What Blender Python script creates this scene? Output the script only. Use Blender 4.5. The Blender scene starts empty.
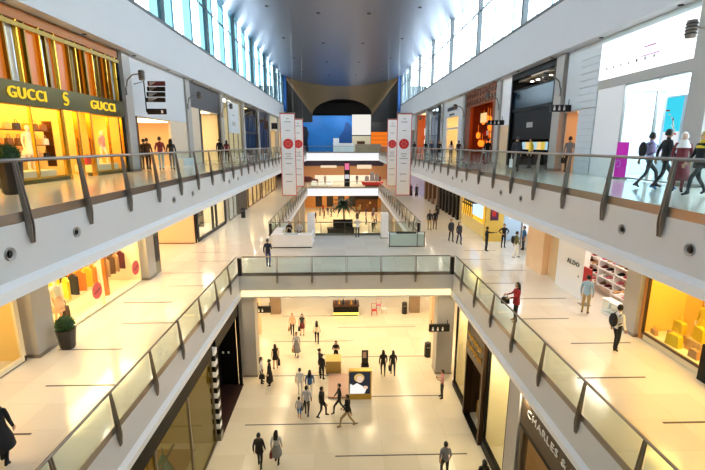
import bpy, math, random
from mathutils import Matrix, Vector
random.seed(7)
scene = bpy.context.scene
COL = scene.collection
R = math.radians

# ---------------------------------------------------------------- camera, world, exposure
# levels in metres: ground 0.00, first gallery 6.27, second gallery 11.97; the mall runs along +Y
L1, L2, EYE = 6.27, 11.97, 13.30
EDGE = 6.0            # gallery edge (void is 12 m wide)
WALL = 10.9           # shop line
cam_d = bpy.data.cameras.new('camera')
cam_d.sensor_width = 36.0
cam_d.lens = 36.0 * 420.0 / 705.0
cam_d.clip_end = 400
cam = bpy.data.objects.new('camera', cam_d)
cam.location = (-0.27, 0.0, EYE)
cam.rotation_euler = (R(90 - 12.16), 0, R(-1.533))
COL.objects.link(cam)
scene.camera = cam

world = bpy.data.worlds.new('overcast_sky')
scene.world = world
world.use_nodes = True
bg = world.node_tree.nodes['Background']
bg.inputs[0].default_value = (0.90, 0.96, 1.0, 1)
bg.inputs[1].default_value = 10.0
vs = scene.view_settings
vs.view_transform = 'Standard'
vs.look = 'None'
vs.gamma = 1.0
vs.use_curve_mapping = False
vs.exposure = 0.0
# lamp powers (W) of the building's own fittings
SPOT_W, L1_W, GB_W, FAR_W = 40.0, 21.0, 75.0, 260.0

# ---------------------------------------------------------------- materials
def lin(c):
    return tuple(((v / 255.0) / 12.92 if v / 255.0 <= 0.04045 else ((v / 255.0 + 0.055) / 1.055) ** 2.4) for v in c)
MATS = {}
def mat(name, rgb, rough=0.6, metal=0.0, noise=0.0, scale=3.0, bump=0.0, spec=0.5):
    if name in MATS:
        return MATS[name]
    m = bpy.data.materials.new(name)
    m.use_nodes = True
    nt = m.node_tree
    b = nt.nodes['Principled BSDF']
    c = lin(rgb)
    b.inputs['Base Color'].default_value = (*c, 1)
    b.inputs['Roughness'].default_value = rough
    b.inputs['Metallic'].default_value = metal
    b.inputs['Specular IOR Level'].default_value = spec
    if noise or bump:
        tc = nt.nodes.new('ShaderNodeTexCoord')
        nz = nt.nodes.new('ShaderNodeTexNoise')
        nz.inputs['Scale'].default_value = scale
        nz.inputs['Detail'].default_value = 4
        nt.links.new(tc.outputs['Object'], nz.inputs['Vector'])
        if noise:
            mx = nt.nodes.new('ShaderNodeMix')
            mx.data_type = 'RGBA'
            mx.inputs[6].default_value = (*[v * (1 - noise) for v in c], 1)
            mx.inputs[7].default_value = (*[min(1, v * (1 + noise)) for v in c], 1)
            nt.links.new(nz.outputs['Fac'], mx.inputs[0])
            nt.links.new(mx.outputs[2], b.inputs['Base Color'])
        if bump:
            bp = nt.nodes.new('ShaderNodeBump')
            bp.inputs['Strength'].default_value = bump
            bp.inputs['Distance'].default_value = 0.02
            nt.links.new(nz.outputs['Fac'], bp.inputs['Height'])
            nt.links.new(bp.outputs['Normal'], b.inputs['Normal'])
    MATS[name] = m
    return m
def emis(name, rgb, strength):
    if name in MATS:
        return MATS[name]
    m = bpy.data.materials.new(name)
    m.use_nodes = True
    nt = m.node_tree
    nt.nodes.clear()
    e = nt.nodes.new('ShaderNodeEmission')
    e.inputs[0].default_value = (*lin(rgb), 1)
    e.inputs[1].default_value = strength
    o = nt.nodes.new('ShaderNodeOutputMaterial')
    nt.links.new(e.outputs[0], o.inputs[0])
    MATS[name] = m
    return m
def glass(name, rgb=(235, 250, 245), ior=1.28, rough=0.02):
    """thin pane: transparent with a fresnel reflection"""
    if name in MATS:
        return MATS[name]
    m = bpy.data.materials.new(name)
    m.use_nodes = True
    nt = m.node_tree
    nt.nodes.clear()
    t = nt.nodes.new('ShaderNodeBsdfTransparent')
    t.inputs[0].default_value = (*lin(rgb), 1)
    g = nt.nodes.new('ShaderNodeBsdfGlossy')
    g.inputs['Roughness'].default_value = rough
    fr = nt.nodes.new('ShaderNodeFresnel')
    fr.inputs['IOR'].default_value = ior
    mx = nt.nodes.new('ShaderNodeMixShader')
    o = nt.nodes.new('ShaderNodeOutputMaterial')
    ge = nt.nodes.new('ShaderNodeNewGeometry')          # only the outer skin of a pane reflects
    iv = nt.nodes.new('ShaderNodeMath'); iv.operation = 'SUBTRACT'; iv.inputs[0].default_value = 1.0
    nt.links.new(ge.outputs['Backfacing'], iv.inputs[1])
    ml = nt.nodes.new('ShaderNodeMath'); ml.operation = 'MULTIPLY'
    nt.links.new(fr.outputs[0], ml.inputs[0]); nt.links.new(iv.outputs[0], ml.inputs[1])
    nt.links.new(ml.outputs[0], mx.inputs[0])
    nt.links.new(t.outputs[0], mx.inputs[1])
    nt.links.new(g.outputs[0], mx.inputs[2])
    nt.links.new(mx.outputs[0], o.inputs[0])
    MATS[name] = m
    return m

M_FLOOR = mat('polished_cream_marble', (222, 213, 200), 0.13, noise=0.05, scale=0.6)
M_FLOOR_B = mat('polished_ivory_marble', (227, 219, 206), 0.11, noise=0.05, scale=0.6)
M_FLOOR_G = mat('honed_yellow_marble', (224, 212, 186), 0.24, noise=0.05, scale=0.6)
M_FLOOR_H = mat('honed_cream_marble', (229, 218, 194), 0.22, noise=0.05, scale=0.6)
M_GROUT = mat('tile_bedding', (176, 166, 148), 0.7)
M_STRIP = mat('dark_floor_strip', (62, 60, 58), 0.5)
M_WHITE = mat('white_plaster', (212, 215, 219), 0.7, noise=0.03, scale=0.8)
M_FASCIA = mat('grey_white_fascia', (208, 207, 205), 0.5, noise=0.04, scale=0.9)
M_LIP = mat('sky_lit_fascia_lip', (236, 236, 236), 0.4)  # lip colour lightened for the sky light on its slope
M_STONE = mat('grey_stone_column', (176, 172, 166), 0.45, noise=0.06, scale=2)
M_STEEL = mat('brushed_steel', (150, 142, 134), 0.28, 0.9, noise=0.05, scale=5)
M_FIN = mat('dark_steel_fin', (136, 126, 116), 0.38, 0.6)
M_BLACK = mat('black_metal', (22, 21, 22), 0.4)
M_DARK = mat('charcoal_panel', (48, 46, 46), 0.5, noise=0.1)
M_RAILGLASS = glass('railing_glass', (243, 250, 248), 1.22)
M_SHOPGLASS = glass('shop_glass', (248, 251, 250), 1.14)
M_CLEAR = glass('clerestory_clear', (250, 253, 255))
M_CYAN = glass('clerestory_cyan', (138, 166, 173))
M_PALE = glass('clerestory_pale_cyan', (214, 221, 224))
M_WINFRAME = mat('grey_window_frame', (112, 118, 122), 0.5)
M_BRONZE = mat('bronze_cladding', (96, 76, 58), 0.35, 0.5, noise=0.1)
M_GOLD = mat('gold_metal', (230, 180, 60), 0.25, 0.9)
M_PEACH = mat('peach_wall', (240, 205, 165), 0.6, noise=0.03)
M_CREAM = mat('cream_wall', (244, 228, 190), 0.6, noise=0.03)
M_LAMPWARM = emis('warm_lamp', (255, 226, 170), 10.0)
M_LAMPWHITE = emis('white_lamp', (255, 250, 240), 9.0)
def glow(m, rgb, st):
    b = m.node_tree.nodes['Principled BSDF']
    b.inputs['Emission Color'].default_value = (*lin(rgb), 1)
    b.inputs['Emission Strength'].default_value = st
    return m
M_LETTER_W = mat('white_lettering', (240, 238, 230), 0.5)
M_LETTER_K = mat('dark_lettering', (40, 40, 42), 0.5)

# ---------------------------------------------------------------- mesh helpers
class MB:
    def __init__(s):
        s.v, s.f, s.mi = [], [], []
    def face(s, idx, mi=0):
        s.f.append(idx); s.mi.append(mi)
    def box(s, x0, x1, y0, y1, z0, z1, mi=0):
        x0, x1 = min(x0, x1), max(x0, x1); y0, y1 = min(y0, y1), max(y0, y1); z0, z1 = min(z0, z1), max(z0, z1)
        n = len(s.v)
        s.v += [(x0, y0, z0), (x1, y0, z0), (x1, y1, z0), (x0, y1, z0), (x0, y0, z1), (x1, y0, z1), (x1, y1, z1), (x0, y1, z1)]
        for q in ((0, 3, 2, 1), (4, 5, 6, 7), (0, 1, 5, 4), (1, 2, 6, 5), (2, 3, 7, 6), (3, 0, 4, 7)):
            s.face([n + i for i in q], mi)
        return s
    def prism(s, pts, fn, a, b, mi=0):
        """extrude polygon pts (p,q) from a to b; fn(p,q,t) -> xyz"""
        n = len(s.v); k = len(pts)
        s.v += [fn(p, q, a) for p, q in pts] + [fn(p, q, b) for p, q in pts]
        s.face([n + i for i in range(k)][::-1], mi)
        s.face([n + k + i for i in range(k)], mi)
        for i in range(k):
            j = (i + 1) % k
            s.face([n + i, n + j, n + k + j, n + k + i], mi)
        return s
    def tube(s, pts, r, seg=8, mi=0):
        pts = [Vector(p) for p in pts]
        rs = r if isinstance(r, (list, tuple)) else [r] * len(pts)
        n0 = len(s.v)
        for i, p in enumerate(pts):
            d = (pts[min(i + 1, len(pts) - 1)] - pts[max(i - 1, 0)]).normalized()
            up = Vector((0, 0, 1)) if abs(d.z) < 0.9 else Vector((0, 1, 0))
            a = d.cross(up).normalized(); b = d.cross(a).normalized()
            for k in range(seg):
                t = 2 * math.pi * k / seg
                s.v.append(tuple(p + (a * math.cos(t) + b * math.sin(t)) * rs[i]))
        for i in range(len(pts) - 1):
            for k in range(seg):
                a0 = n0 + i * seg + k; a1 = n0 + i * seg + (k + 1) % seg
                s.face([a0, a1, a1 + seg, a0 + seg], mi)
        s.face([n0 + k for k in range(seg)][::-1], mi)
        e = n0 + (len(pts) - 1) * seg
        s.face([e + k for k in range(seg)], mi)
        return s
    def lathe(s, prof, c=(0, 0, 0), seg=16, sx=1.0, sy=1.0, mi=0, cap=True):
        n0 = len(s.v)
        for r, z in prof:
            for k in range(seg):
                t = 2 * math.pi * k / seg
                s.v.append((c[0] + r * sx * math.cos(t), c[1] + r * sy * math.sin(t), c[2] + z))
        for i in range(len(prof) - 1):
            for k in range(seg):
                a0 = n0 + i * seg + k; a1 = n0 + i * seg + (k + 1) % seg
                s.face([a0, a1, a1 + seg, a0 + seg], mi)
        if cap:
            s.face([n0 + k for k in range(seg)][::-1], mi)
            e = n0 + (len(prof) - 1) * seg
            s.face([e + k for k in range(seg)], mi)
        return s
    def ell(s, c, rx, ry, rz, seg=12, rings=8, mi=0, keep=None, shape=None):
        n0 = len(s.v)
        pts = []
        for i in range(rings + 1):
            ph = math.pi * i / rings
            for k in range(seg):
                t = 2 * math.pi * k / seg
                p = [math.sin(ph) * math.cos(t), math.sin(ph) * math.sin(t), math.cos(ph)]
                if shape:
                    p = shape(p)
                pts.append((c[0] + p[0] * rx, c[1] + p[1] * ry, c[2] + p[2] * rz))
        s.v += pts
        for i in range(rings):
            for k in range(seg):
                a0 = n0 + i * seg + k; a1 = n0 + i * seg + (k + 1) % seg
                q = [a0, a0 + seg, a1 + seg, a1]
                if i == 0: q = [a0, a0 + seg, a1 + seg]
                elif i == rings - 1: q = [a0, a0 + seg, a1]
                if keep:
                    cc = [sum(s.v[j][m] for j in q) / len(q) - c[m] for m in range(3)]
                    if not keep(cc): continue
                s.face(q, mi)
        return s
    def mesh(s, name, mats, smooth=False):
        me = bpy.data.meshes.new(name)
        me.from_pydata(s.v, [], s.f)
        for m in (mats if isinstance(mats, (list, tuple)) else [mats]):
            me.materials.append(m)
        if any(s.mi):
            me.polygons.foreach_set('material_index', s.mi)
        if smooth:
            me.polygons.foreach_set('use_smooth', [True] * len(s.f))
        me.update()
        return me
    def build(s, name, mats, parent=None, smooth=False):
        return link(name, s.mesh(name, mats, smooth), parent)

def link(name, data, parent=None):
    o = bpy.data.objects.new(name, data)
    COL.objects.link(o)
    if parent is not None:
        adopt(o, parent)
    return o
WLOC = {}
def adopt(o, parent):
    """child keeps its world coordinates (all roots are translated only, unless flagged local)"""
    o.parent = parent
    if parent.name in WLOC:
        o.matrix_parent_inverse = WLOC[parent.name].inverted()
        WLOC[o.name] = WLOC[parent.name] @ o.matrix_parent_inverse   # identity: child data in world coords
def tag(o, label=None, cat=None, group=None, kind=None):
    if label: o['label'] = label
    if cat: o['category'] = cat
    if group: o['group'] = group
    if kind: o['kind'] = kind
    return o
def thing(name, loc, label=None, cat=None, group=None, kind=None, rz=0.0, local=False):
    o = bpy.data.objects.new(name, None)
    o.empty_display_size = 0.3
    COL.objects.link(o)
    o.location = loc
    o.rotation_euler = (0, 0, rz)
    if not local:
        WLOC[o.name] = Matrix.Translation(loc) @ Matrix.Rotation(rz, 4, 'Z')
    return tag(o, label, cat, group, kind)
def copy_tree(o, parent=None):
    c = o.copy()
    COL.objects.link(c)
    if parent is not None:
        c.parent = parent
    for ch in list(o.children):
        copy_tree(ch, c)
    return c
def B(name, m, parent, *boxes, smooth=False):
    first = None
    for b in boxes:
        o = MB().box(*b).build(name, m, parent, smooth)
        first = first or o
    return first
def SB(s, u0, u1, y0, y1, z0, z1):
    """box on side s (-1 left, +1 right), u = distance from the mall's axis"""
    return (s * u0, s * u1, y0, y1, z0, z1)
def lettering(name, text, size, origin, facing, m, parent, extrude=0.015, align='LEFT', width=None):
    cu = bpy.data.curves.new('text', 'FONT')
    cu.body = text
    cu.size = size
    cu.extrude = extrude
    cu.resolution_u = 2
    cu.align_x = align
    cu.space_character = 1.12
    t = bpy.data.objects.new('text', cu)
    COL.objects.link(t)
    me = bpy.data.meshes.new_from_object(t)
    bpy.data.objects.remove(t); bpy.data.curves.remove(cu)
    if len(me.vertices) == 0:
        return None
    ax = {'left': ((0, 1, 0), (0, 0, 1), (1, 0, 0)), 'right': ((0, -1, 0), (0, 0, 1), (-1, 0, 0)), 'front': ((1, 0, 0), (0, 0, 1), (0, -1, 0))}[facing]
    if width:
        xs = [v.co.x for v in me.vertices]
        k = width / (max(xs) - min(xs))
    else: k = 1
    for v in me.vertices:
        c = v.co.copy(); c.x *= k
        v.co = Vector(origin) + Vector(ax[0]) * c.x + Vector(ax[1]) * c.y + Vector(ax[2]) * c.z
    # one object per letter (connected island)
    lead = list(range(len(me.vertices)))
    def root(i):
        while lead[i] != i:
            lead[i] = lead[lead[i]]; i = lead[i]
        return i
    for e in me.edges:
        a, b = root(e.vertices[0]), root(e.vertices[1])
        if a != b: lead[a] = b
    isl = {}
    for p in me.polygons:
        isl.setdefault(root(p.vertices[0]), []).append(list(p.vertices))
    for polys in isl.values():
        ids = sorted({i for p in polys for i in p}); ix = {v: k2 for k2, v in enumerate(ids)}
        mb = MB(); mb.v = [tuple(me.vertices[i].co) for i in ids]
        for p in polys: mb.face([ix[i] for i in p])
        mb.build('letter', m, parent)
    bpy.data.meshes.remove(me)

# ---------------------------------------------------------------- floors and galleries
BRIDGE0, BRIDGE1, FAR0, YEND = 22.2, 32.5, 69.0, 98.0
def lamp(parent, loc, energy, size, color=(1.0, 0.86, 0.66), shape='DISK', size_y=None):
    d = bpy.data.lights.new('lamp', 'AREA')
    d.energy = energy; d.size = size; d.color = color; d.shape = shape
    if size_y: d.size_y = size_y
    o = bpy.data.objects.new('lamp', d)
    COL.objects.link(o)
    o.location = loc
    if parent is not None:
        adopt(o, parent)
    return o
def tile_mesh(w, l, m):
    return MB().box(-w / 2 + .002, w / 2 - .002, -l / 2 + .002, l / 2 - .002, -.02, 0).mesh('floor_tile', m)
def tiles(root, x0, x1, nx, y0, y1, ny, z, ma=M_FLOOR, mb_=M_FLOOR_B):
    w, l = (x1 - x0) / nx, (y1 - y0) / ny
    ms = [tile_mesh(w, l, ma), tile_mesh(w, l, mb_)]
    for i in range(nx):
        for j in range(ny):
            o = bpy.data.objects.new('floor_tile', ms[random.random() < .45])
            COL.objects.link(o)
            o.location = (x0 + (i + .5) * w, y0 + (j + .5) * l, z)
            adopt(o, root)
def strips(root, lst, z):
    for xa, xb, y in lst:
        B('floor_strip', M_STRIP, root, (xa, xb, y - .035, y + .035, z - .015, z + .002))
def downlights(root, pts, z, energy, color=(1.0, 0.87, 0.68)):
    ring = MB().lathe([(.13, 0), (.16, 0), (.16, -.03), (.13, -.03)], seg=14, cap=False).mesh('downlight', M_STEEL)
    for x, y in pts:
        o = bpy.data.objects.new('downlight', ring)
        COL.objects.link(o)
        o.location = (x, y, z)
        adopt(o, root)
        lamp(root, (x, y, z - .02), energy, .25, color)

G = thing('floor', (0, 20, 0), 'polished cream stone floor of the ground level', 'floor', kind='structure')
B('floor_bed', M_GROUT, G, (-19, 19, -8, YEND, -.3, -.02))
tiles(G, -6, 6, 8, 10.45, 33.0, 20, 0, M_FLOOR_G, M_FLOOR_H)
B('paving', M_FLOOR_G, G, (-19, -6.002, -8, YEND, -.02, 0), (6.002, 19, -8, YEND, -.02, 0), (-6, 6, -8, 10.44, -.02, 0), (-6, 6, 33.01, YEND, -.02, 0))
gy = [13.8, 15.9, 18.1, 20.3, 22.5, 24.65, 26.9, 29.1, 31.3]
strips(G, [((-5.0, .5) if k % 2 == 0 else (-.6, 5.2)) + (y,) for k, y in enumerate(gy)], 0)

def gallery(zf, label, bridges):
    g = thing('floor', (0, 20, zf), label, 'floor', kind='structure')
    bx = [SB(s, EDGE, 18.5, -8, YEND, zf - 1.22, zf - .02) for s in (-1, 1)] + [(-EDGE, EDGE, a, b, zf - 1.22, zf - .02) for a, b in bridges]
    B('slab', M_FASCIA, g, *bx)
    return g
F1 = gallery(L1, 'pale polished floor of the middle gallery with its foot bridges', [(BRIDGE0, BRIDGE1), (FAR0, YEND)])
F2 = gallery(L2, 'pale polished floor of the top gallery with white fascia', [(-8, -.35), (FAR0, YEND)])
for s in (-1, 1):
    tiles(F1, min(s * 6, s * WALL), max(s * 6, s * WALL), 4, 5.0, 33.1, 25, L1)
    B('paving', M_FLOOR, F1, SB(s, EDGE, WALL, -8, 4.99, L1 - .02, L1), SB(s, EDGE, WALL, 33.11, YEND, L1 - .02, L1), SB(s, WALL + .002, 18.5, -8, YEND, L1 - .02, L1))
    B('paving', M_FLOOR_B, F2, SB(s, EDGE, 18.5, -8, YEND, L2 - .02, L2))
    l1y = [9.37, 11.52, 13.8, 16.0, 18.3, 20.55, 22.78, 25.2, 27.4]
    strips(F1, [((8.0, 10.2) if k % 2 == 0 else (6.95, 9.1)) + (y,) for k, y in enumerate(l1y)] if s > 0 else
           [((-10.2, -8.0) if k % 2 == 0 else (-9.1, -6.95)) + (y,) for k, y in enumerate(l1y)], L1)
tiles(F1, -5.99, 5.99, 8, BRIDGE0, BRIDGE1, 9, L1)
B('paving', M_FLOOR, F1, (-EDGE, EDGE, FAR0, YEND, L1 - .02, L1))
B('paving', M_FLOOR, F2, (-EDGE, EDGE, FAR0, YEND, L2 - .02, L2), (-EDGE, EDGE, -8, -.35, L2 - .02, L2))

def fascia(root, zf, s, ya, yb):
    B('fascia', M_FASCIA, root, SB(s, EDGE - .06, EDGE, ya, yb, zf - .98, zf - .02))
    lip = [(EDGE, -.96), (EDGE - .07, -.96), (EDGE - .2, -1.05), (EDGE - .2, -1.24), (EDGE, -1.24)]
    MB().prism(lip, lambda p, q, t: (s * p, t, zf + q), ya, yb).build('fascia_lip', M_LIP, root)
def fascia_x(root, zf, y, d, mbot, mtop=None):
    """fascia across a bridge at y; d = -1 faces the camera side, +1 the far side"""
    ya, yb = sorted((y, y + d * .06))
    B('fascia', mtop or M_FASCIA, root, (-EDGE + .2, EDGE - .2, ya, yb, zf - .85, zf - .02))
    ya, yb = sorted((y, y + d * .12))
    B('light_strip', mbot, root, (-EDGE + .2, EDGE - .2, ya, yb, zf - 1.16, zf - .86))
    B('fascia_lip', M_LIP, root, (-EDGE + .2, EDGE - .2, min(ya, y + d * .16), max(yb, y + d * .16), zf - 1.24, zf - 1.17))
for s in (-1, 1):
    fascia(F2, L2, s, -.35, FAR0)
    fascia(F1, L1, s, -8, BRIDGE0)
    fascia(F1, L1, s, BRIDGE1, FAR0)
M_COVE = emis('warm_cove_light', (255, 226, 158), 1.9)
M_COVEW = emis('white_cove_light', (250, 248, 245), 1.3)
fascia_x(F1, L1, BRIDGE0, -1, M_COVE)
fascia_x(F1, L1, BRIDGE1, 1, M_COVE)
M_SIGNW = emis('white_backlit_panel', (252, 252, 255), 1.0)
fascia_x(F1, L1, FAR0, -1, M_COVEW, M_SIGNW)
fascia_x(F2, L2, FAR0, -1, M_COVEW, M_SIGNW)
# round air nozzles in the top fascia, in pairs
nz = MB()
nz.lathe([(.075, 0), (.10, .02), (.115, .03), (.115, 0)], seg=16, cap=False)
nz.lathe([(.075, 0), (.04, -.0), (.03, .015)], seg=16)
nzm = nz.mesh('air_nozzle', M_STONE, True)
eye = MB().lathe([(.045, 0), (.045, .02)], seg=12).mesh('nozzle_core', M_BLACK)
for s in (-1, 1):
    for k in range(9):
        for dy in (0, 1.85):
            for nm, me in (('air_nozzle', nzm), ('nozzle_core', eye)):
                o = bpy.data.objects.new(nm, me)
                COL.objects.link(o)
                o.location = (s * (EDGE - .06), 7.1 + 7.2 * k + dy, L2 - .5)
                o.rotation_euler = (0, -s * math.pi / 2, 0)
                adopt(o, F2)
# fascia spotlights of the middle gallery light the ground floor
spm = MB().lathe([(.07, 0), (.09, 0), (.09, -.015), (.07, -.015)], seg=12, cap=False).mesh('spotlight', M_STEEL)
for s in (-1, 1):
    for y in (12.5, 15.5, 18.5, 21):
        o = bpy.data.objects.new('spotlight', spm)
        COL.objects.link(o)
        o.location = (s * (EDGE - .1), y, L1 - 1.25)
        adopt(o, F1)
        l = lamp(F1, (s * (EDGE - .1), y, L1 - 1.27), SPOT_W, .12, (1.0, .80, .52))
        l.rotation_euler = (0, s * R(14), 0)
for s in (-1, 1):
    downlights(F2, [(s * u, y) for u in (7.4, 9.7) for y in [10.9 + 4.2 * k for k in range(14)]], L2 - 1.24, L1_W)
downlights(F1, [(x, y) for x in (-4.5, -1.5, 1.5, 4.5) for y in (24.4, 27.4, 30.4)], L1 - 1.24, GB_W, (1.0, .78, .48))
downlights(F1, [(s * x, y) for s in (-1, 1) for x in (7.5, 10.5) for y in (24.4, 29.0, 36, 43, 50, 57, 64)], L1 - 1.24, GB_W, (1.0, .78, .48))
downlights(F1, [(x, y) for x in (-4.5, 0, 4.5) for y in (71, 77, 83)], L1 - 1.24, FAR_W, (1.0, .74, .45))
downlights(F2, [(x, y) for x in (-6.5, -2.2, 2.2, 6.5) for y in (71, 77, 83)], L2 - 1.24, FAR_W * .6, (1.0, .80, .6))

# ---------------------------------------------------------------- outer shell, band walls, clerestory, roof
BAND = 10.3
Z_SOFF, Z_SILL, Z_HEAD = 17.67, 19.95, 24.9
for s, nm in ((-1, 'wall_left'), (1, 'wall_right')):
    w = thing(nm, (s * BAND, 30, Z_SOFF), 'plain white band wall above the top gallery shops on the %s' % ('side of the gold boutique' if s < 0 else 'side of the white boutique'), 'wall', kind='structure')
    B('band', M_WHITE, w, SB(s, BAND, BAND + .3, -8, 78, Z_SOFF, Z_SILL))
    B('soffit', M_WHITE, w, SB(s, BAND + .3, 18.6, -8, 78, Z_SOFF, Z_SOFF + .2))
    B('outer_wall', M_DARK, w, SB(s, 18.5, 18.8, -8, YEND, -.3, Z_SOFF + .2))
    spots = [(s * (BAND + .32), 6.0 + 4.2 * k) for k in range(16)]
    ring = MB().lathe([(.06, 0), (.09, 0), (.09, -.025), (.06, -.025)], seg=12, cap=False).mesh('downlight', M_DARK)
    for x, y in spots:
        o = bpy.data.objects.new('downlight', ring); COL.objects.link(o); o.location = (x, y, Z_SOFF); adopt(o, w)
MULL = [1.0 + 8.4 * k for k in range(-1, 10)]
for s, nm in ((-1, 'window_1'), (1, 'window_2')):
    w = thing(nm, (s * BAND, 30, Z_SILL), 'high clerestory glazing with %s panes' % ('alternating clear and cyan' if s < 0 else 'alternating clear and faint blue'), 'window', kind='structure')
    B('sill', M_WINFRAME, w, SB(s, BAND - .04, BAND + .3, -8, 78, Z_SILL, Z_SILL + .16))
    B('transom', M_WINFRAME, w, SB(s, BAND + .06, BAND + .16, -8, 78, 23.2, 23.28))
    tint = M_CYAN if s < 0 else M_PALE
    for k, y in enumerate(MULL):
        B('mullion', M_WINFRAME, w, SB(s, BAND - .04, BAND + .26, y - .12, y + .12, Z_SILL + .16, Z_HEAD + .1))
    n = 5
    meshes = {}
    for k, y in enumerate(MULL[:-1]):
        wd = 8.4 / n
        for j in range(n):
            yc = y + (j + .5) * wd
            tm = tint if j % 2 == 0 else M_CLEAR
            for za, zb in ((Z_SILL + .16, 23.2), (23.28, Z_HEAD + .1)):
                key = (tm.name, za)
                if key not in meshes:
                    meshes[key] = MB().box(0, .02, -wd / 2, wd / 2, za, zb).mesh('pane', tm)
                o = bpy.data.objects.new('pane', meshes[key]); COL.objects.link(o)
                o.location = (s * (BAND + .1), yc, 0); adopt(o, w)
            if j:
                key = 'fin'
                if key not in meshes:
                    meshes[key] = MB().box(-.05, .05, -.03, .03, Z_SILL + .16, Z_HEAD).mesh('glazing_bar', mat('pale_blue_bar', (176, 200, 208), .5))
                o = bpy.data.objects.new('glazing_bar', meshes[key]); COL.objects.link(o)
                o.location = (s * (BAND + .1), y + j * wd, 0); adopt(o, w)
    # blue end panel
    B('end_panel', mat('blue_end_panel', (20, 96, 176), .4), w, SB(s, BAND - .5, BAND - .05, 76.7, 77.9, 19.0, Z_HEAD))

def roof_z(x):
    return 23.35 + 1.6 * (x / 10.4) ** 2
M_ROOF = mat('satin_metal_ceiling', (122, 130, 148), 0.38, 0.85)
nt = M_ROOF.node_tree
tcn = nt.nodes.new('ShaderNodeTexCoord'); wv = nt.nodes.new('ShaderNodeTexWave'); bpn = nt.nodes.new('ShaderNodeBump')
wv.bands_direction = 'X'; wv.inputs['Scale'].default_value = 1.6; wv.inputs['Distortion'].default_value = 0
bpn.inputs['Strength'].default_value = .12; bpn.inputs['Distance'].default_value = .05
nt.links.new(tcn.outputs['Object'], wv.inputs['Vector']); nt.links.new(wv.outputs['Fac'], bpn.inputs['Height'])
nt.links.new(bpn.outputs['Normal'], nt.nodes['Principled BSDF'].inputs['Normal'])
CE = thing('ceiling', (0, 30, 24), 'long sagging grey metal ceiling over the atrium', 'ceiling', kind='structure')
prof = [(x, roof_z(x)) for x in [-10.9 + 21.8 * i / 28 for i in range(29)]]
prof += [(x, z + .3) for x, z in prof[::-1]]
mb = MB()
k = len(prof) // 2
for t in range(8):
    ya, yb = -8 + 86 * t / 8, -8 + 86 * (t + 1) / 8
    n0 = len(mb.v)
    for y in (ya, yb):
        mb.v += [(x, y, z) for x, z in prof]
    for i in range(len(prof)):
        j = (i + 1) % len(prof)
        mb.face([n0 + i, n0 + len(prof) + i, n0 + len(prof) + j, n0 + j])
mb.build('ceiling_skin', M_ROOF, CE, True)
cd = MB().lathe([(.16, 0), (.16, -.05), (.10, -.05)], seg=12).mesh('ceiling_fitting', M_DARK)
for i, (x, y) in enumerate([(x, y) for y in (36, 46, 56, 66) for x in (-6, -2, 2, 6)]):
    o = bpy.data.objects.new('ceiling_fitting', cd); COL.objects.link(o); o.location = (x, y, roof_z(x)); adopt(o, CE)

we = thing('wall_back', (0, -8, 0), 'plain wall closing the mall behind the viewpoint', 'wall', kind='structure')
B('wall_panel', M_WHITE, we, (-18.8, 18.8, -8.3, -8, -.3, 25.5))
# far end: bronze bulkhead with an elliptical arch, dark hall behind
wf = thing('wall_front', (0, 78, 12), 'dark bronze bulkhead with a wide arch at the far end', 'wall', kind='structure')
M_BULK = mat('bronze_bulkhead', (140, 120, 94), 0.28, 0.85, noise=.08, scale=.5)
M_VOID = mat('dark_hall_lining', (26, 24, 25), 0.6)
mb = MB()
N = 24
for i in range(N):
    t0, t1 = math.pi * (1 - i / N), math.pi * (1 - (i + 1) / N)
    pa = (5.6 * math.cos(t0), 18.7 + 2.9 * math.sin(t0)); pb = (5.6 * math.cos(t1), 18.7 + 2.9 * math.sin(t1))
    n = len(mb.v)
    # shell curves towards the viewer at the top
    mb.v += [(pa[0], 82.0, pa[1]), (pb[0], 82.0, pb[1]), (pb[0] * 1.82, 78.0, roof_z(pb[0] * 1.82) + .1), (pa[0] * 1.82, 78.0, roof_z(pa[0] * 1.82) + .1)]
    mb.face([n, n + 1, n + 2, n + 3])
mb.build('arch_shell', M_BULK, wf, True)
B('bulkhead_side', M_DARK, wf, (-12, -5.6, 82, 82.3, 17.4, 25.5), (5.6, 12, 82, 82.3, 17.4, 25.5))
B('return_wall', M_VOID, wf, (-12, -10.2, 78, 82.2, 11.9, 25.5), (10.2, 12, 78, 82.2, 11.9, 25.5))
B('hall_lining', M_VOID, wf, (-18.8, 18.8, YEND, YEND + .3, -.3, 26), (-12, 12, 82.2, YEND, 22.4, 22.7), (-12.3, -12, 82, YEND, 17, 22.5), (12, 12.3, 82, YEND, 17, 22.5), (-12, 12, 77.9, 82.3, 25.3, 25.6),
  (-18.8, -12, 78, YEND, 17.7, 18), (12, 18.8, 78, YEND, 17.7, 18))

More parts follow.
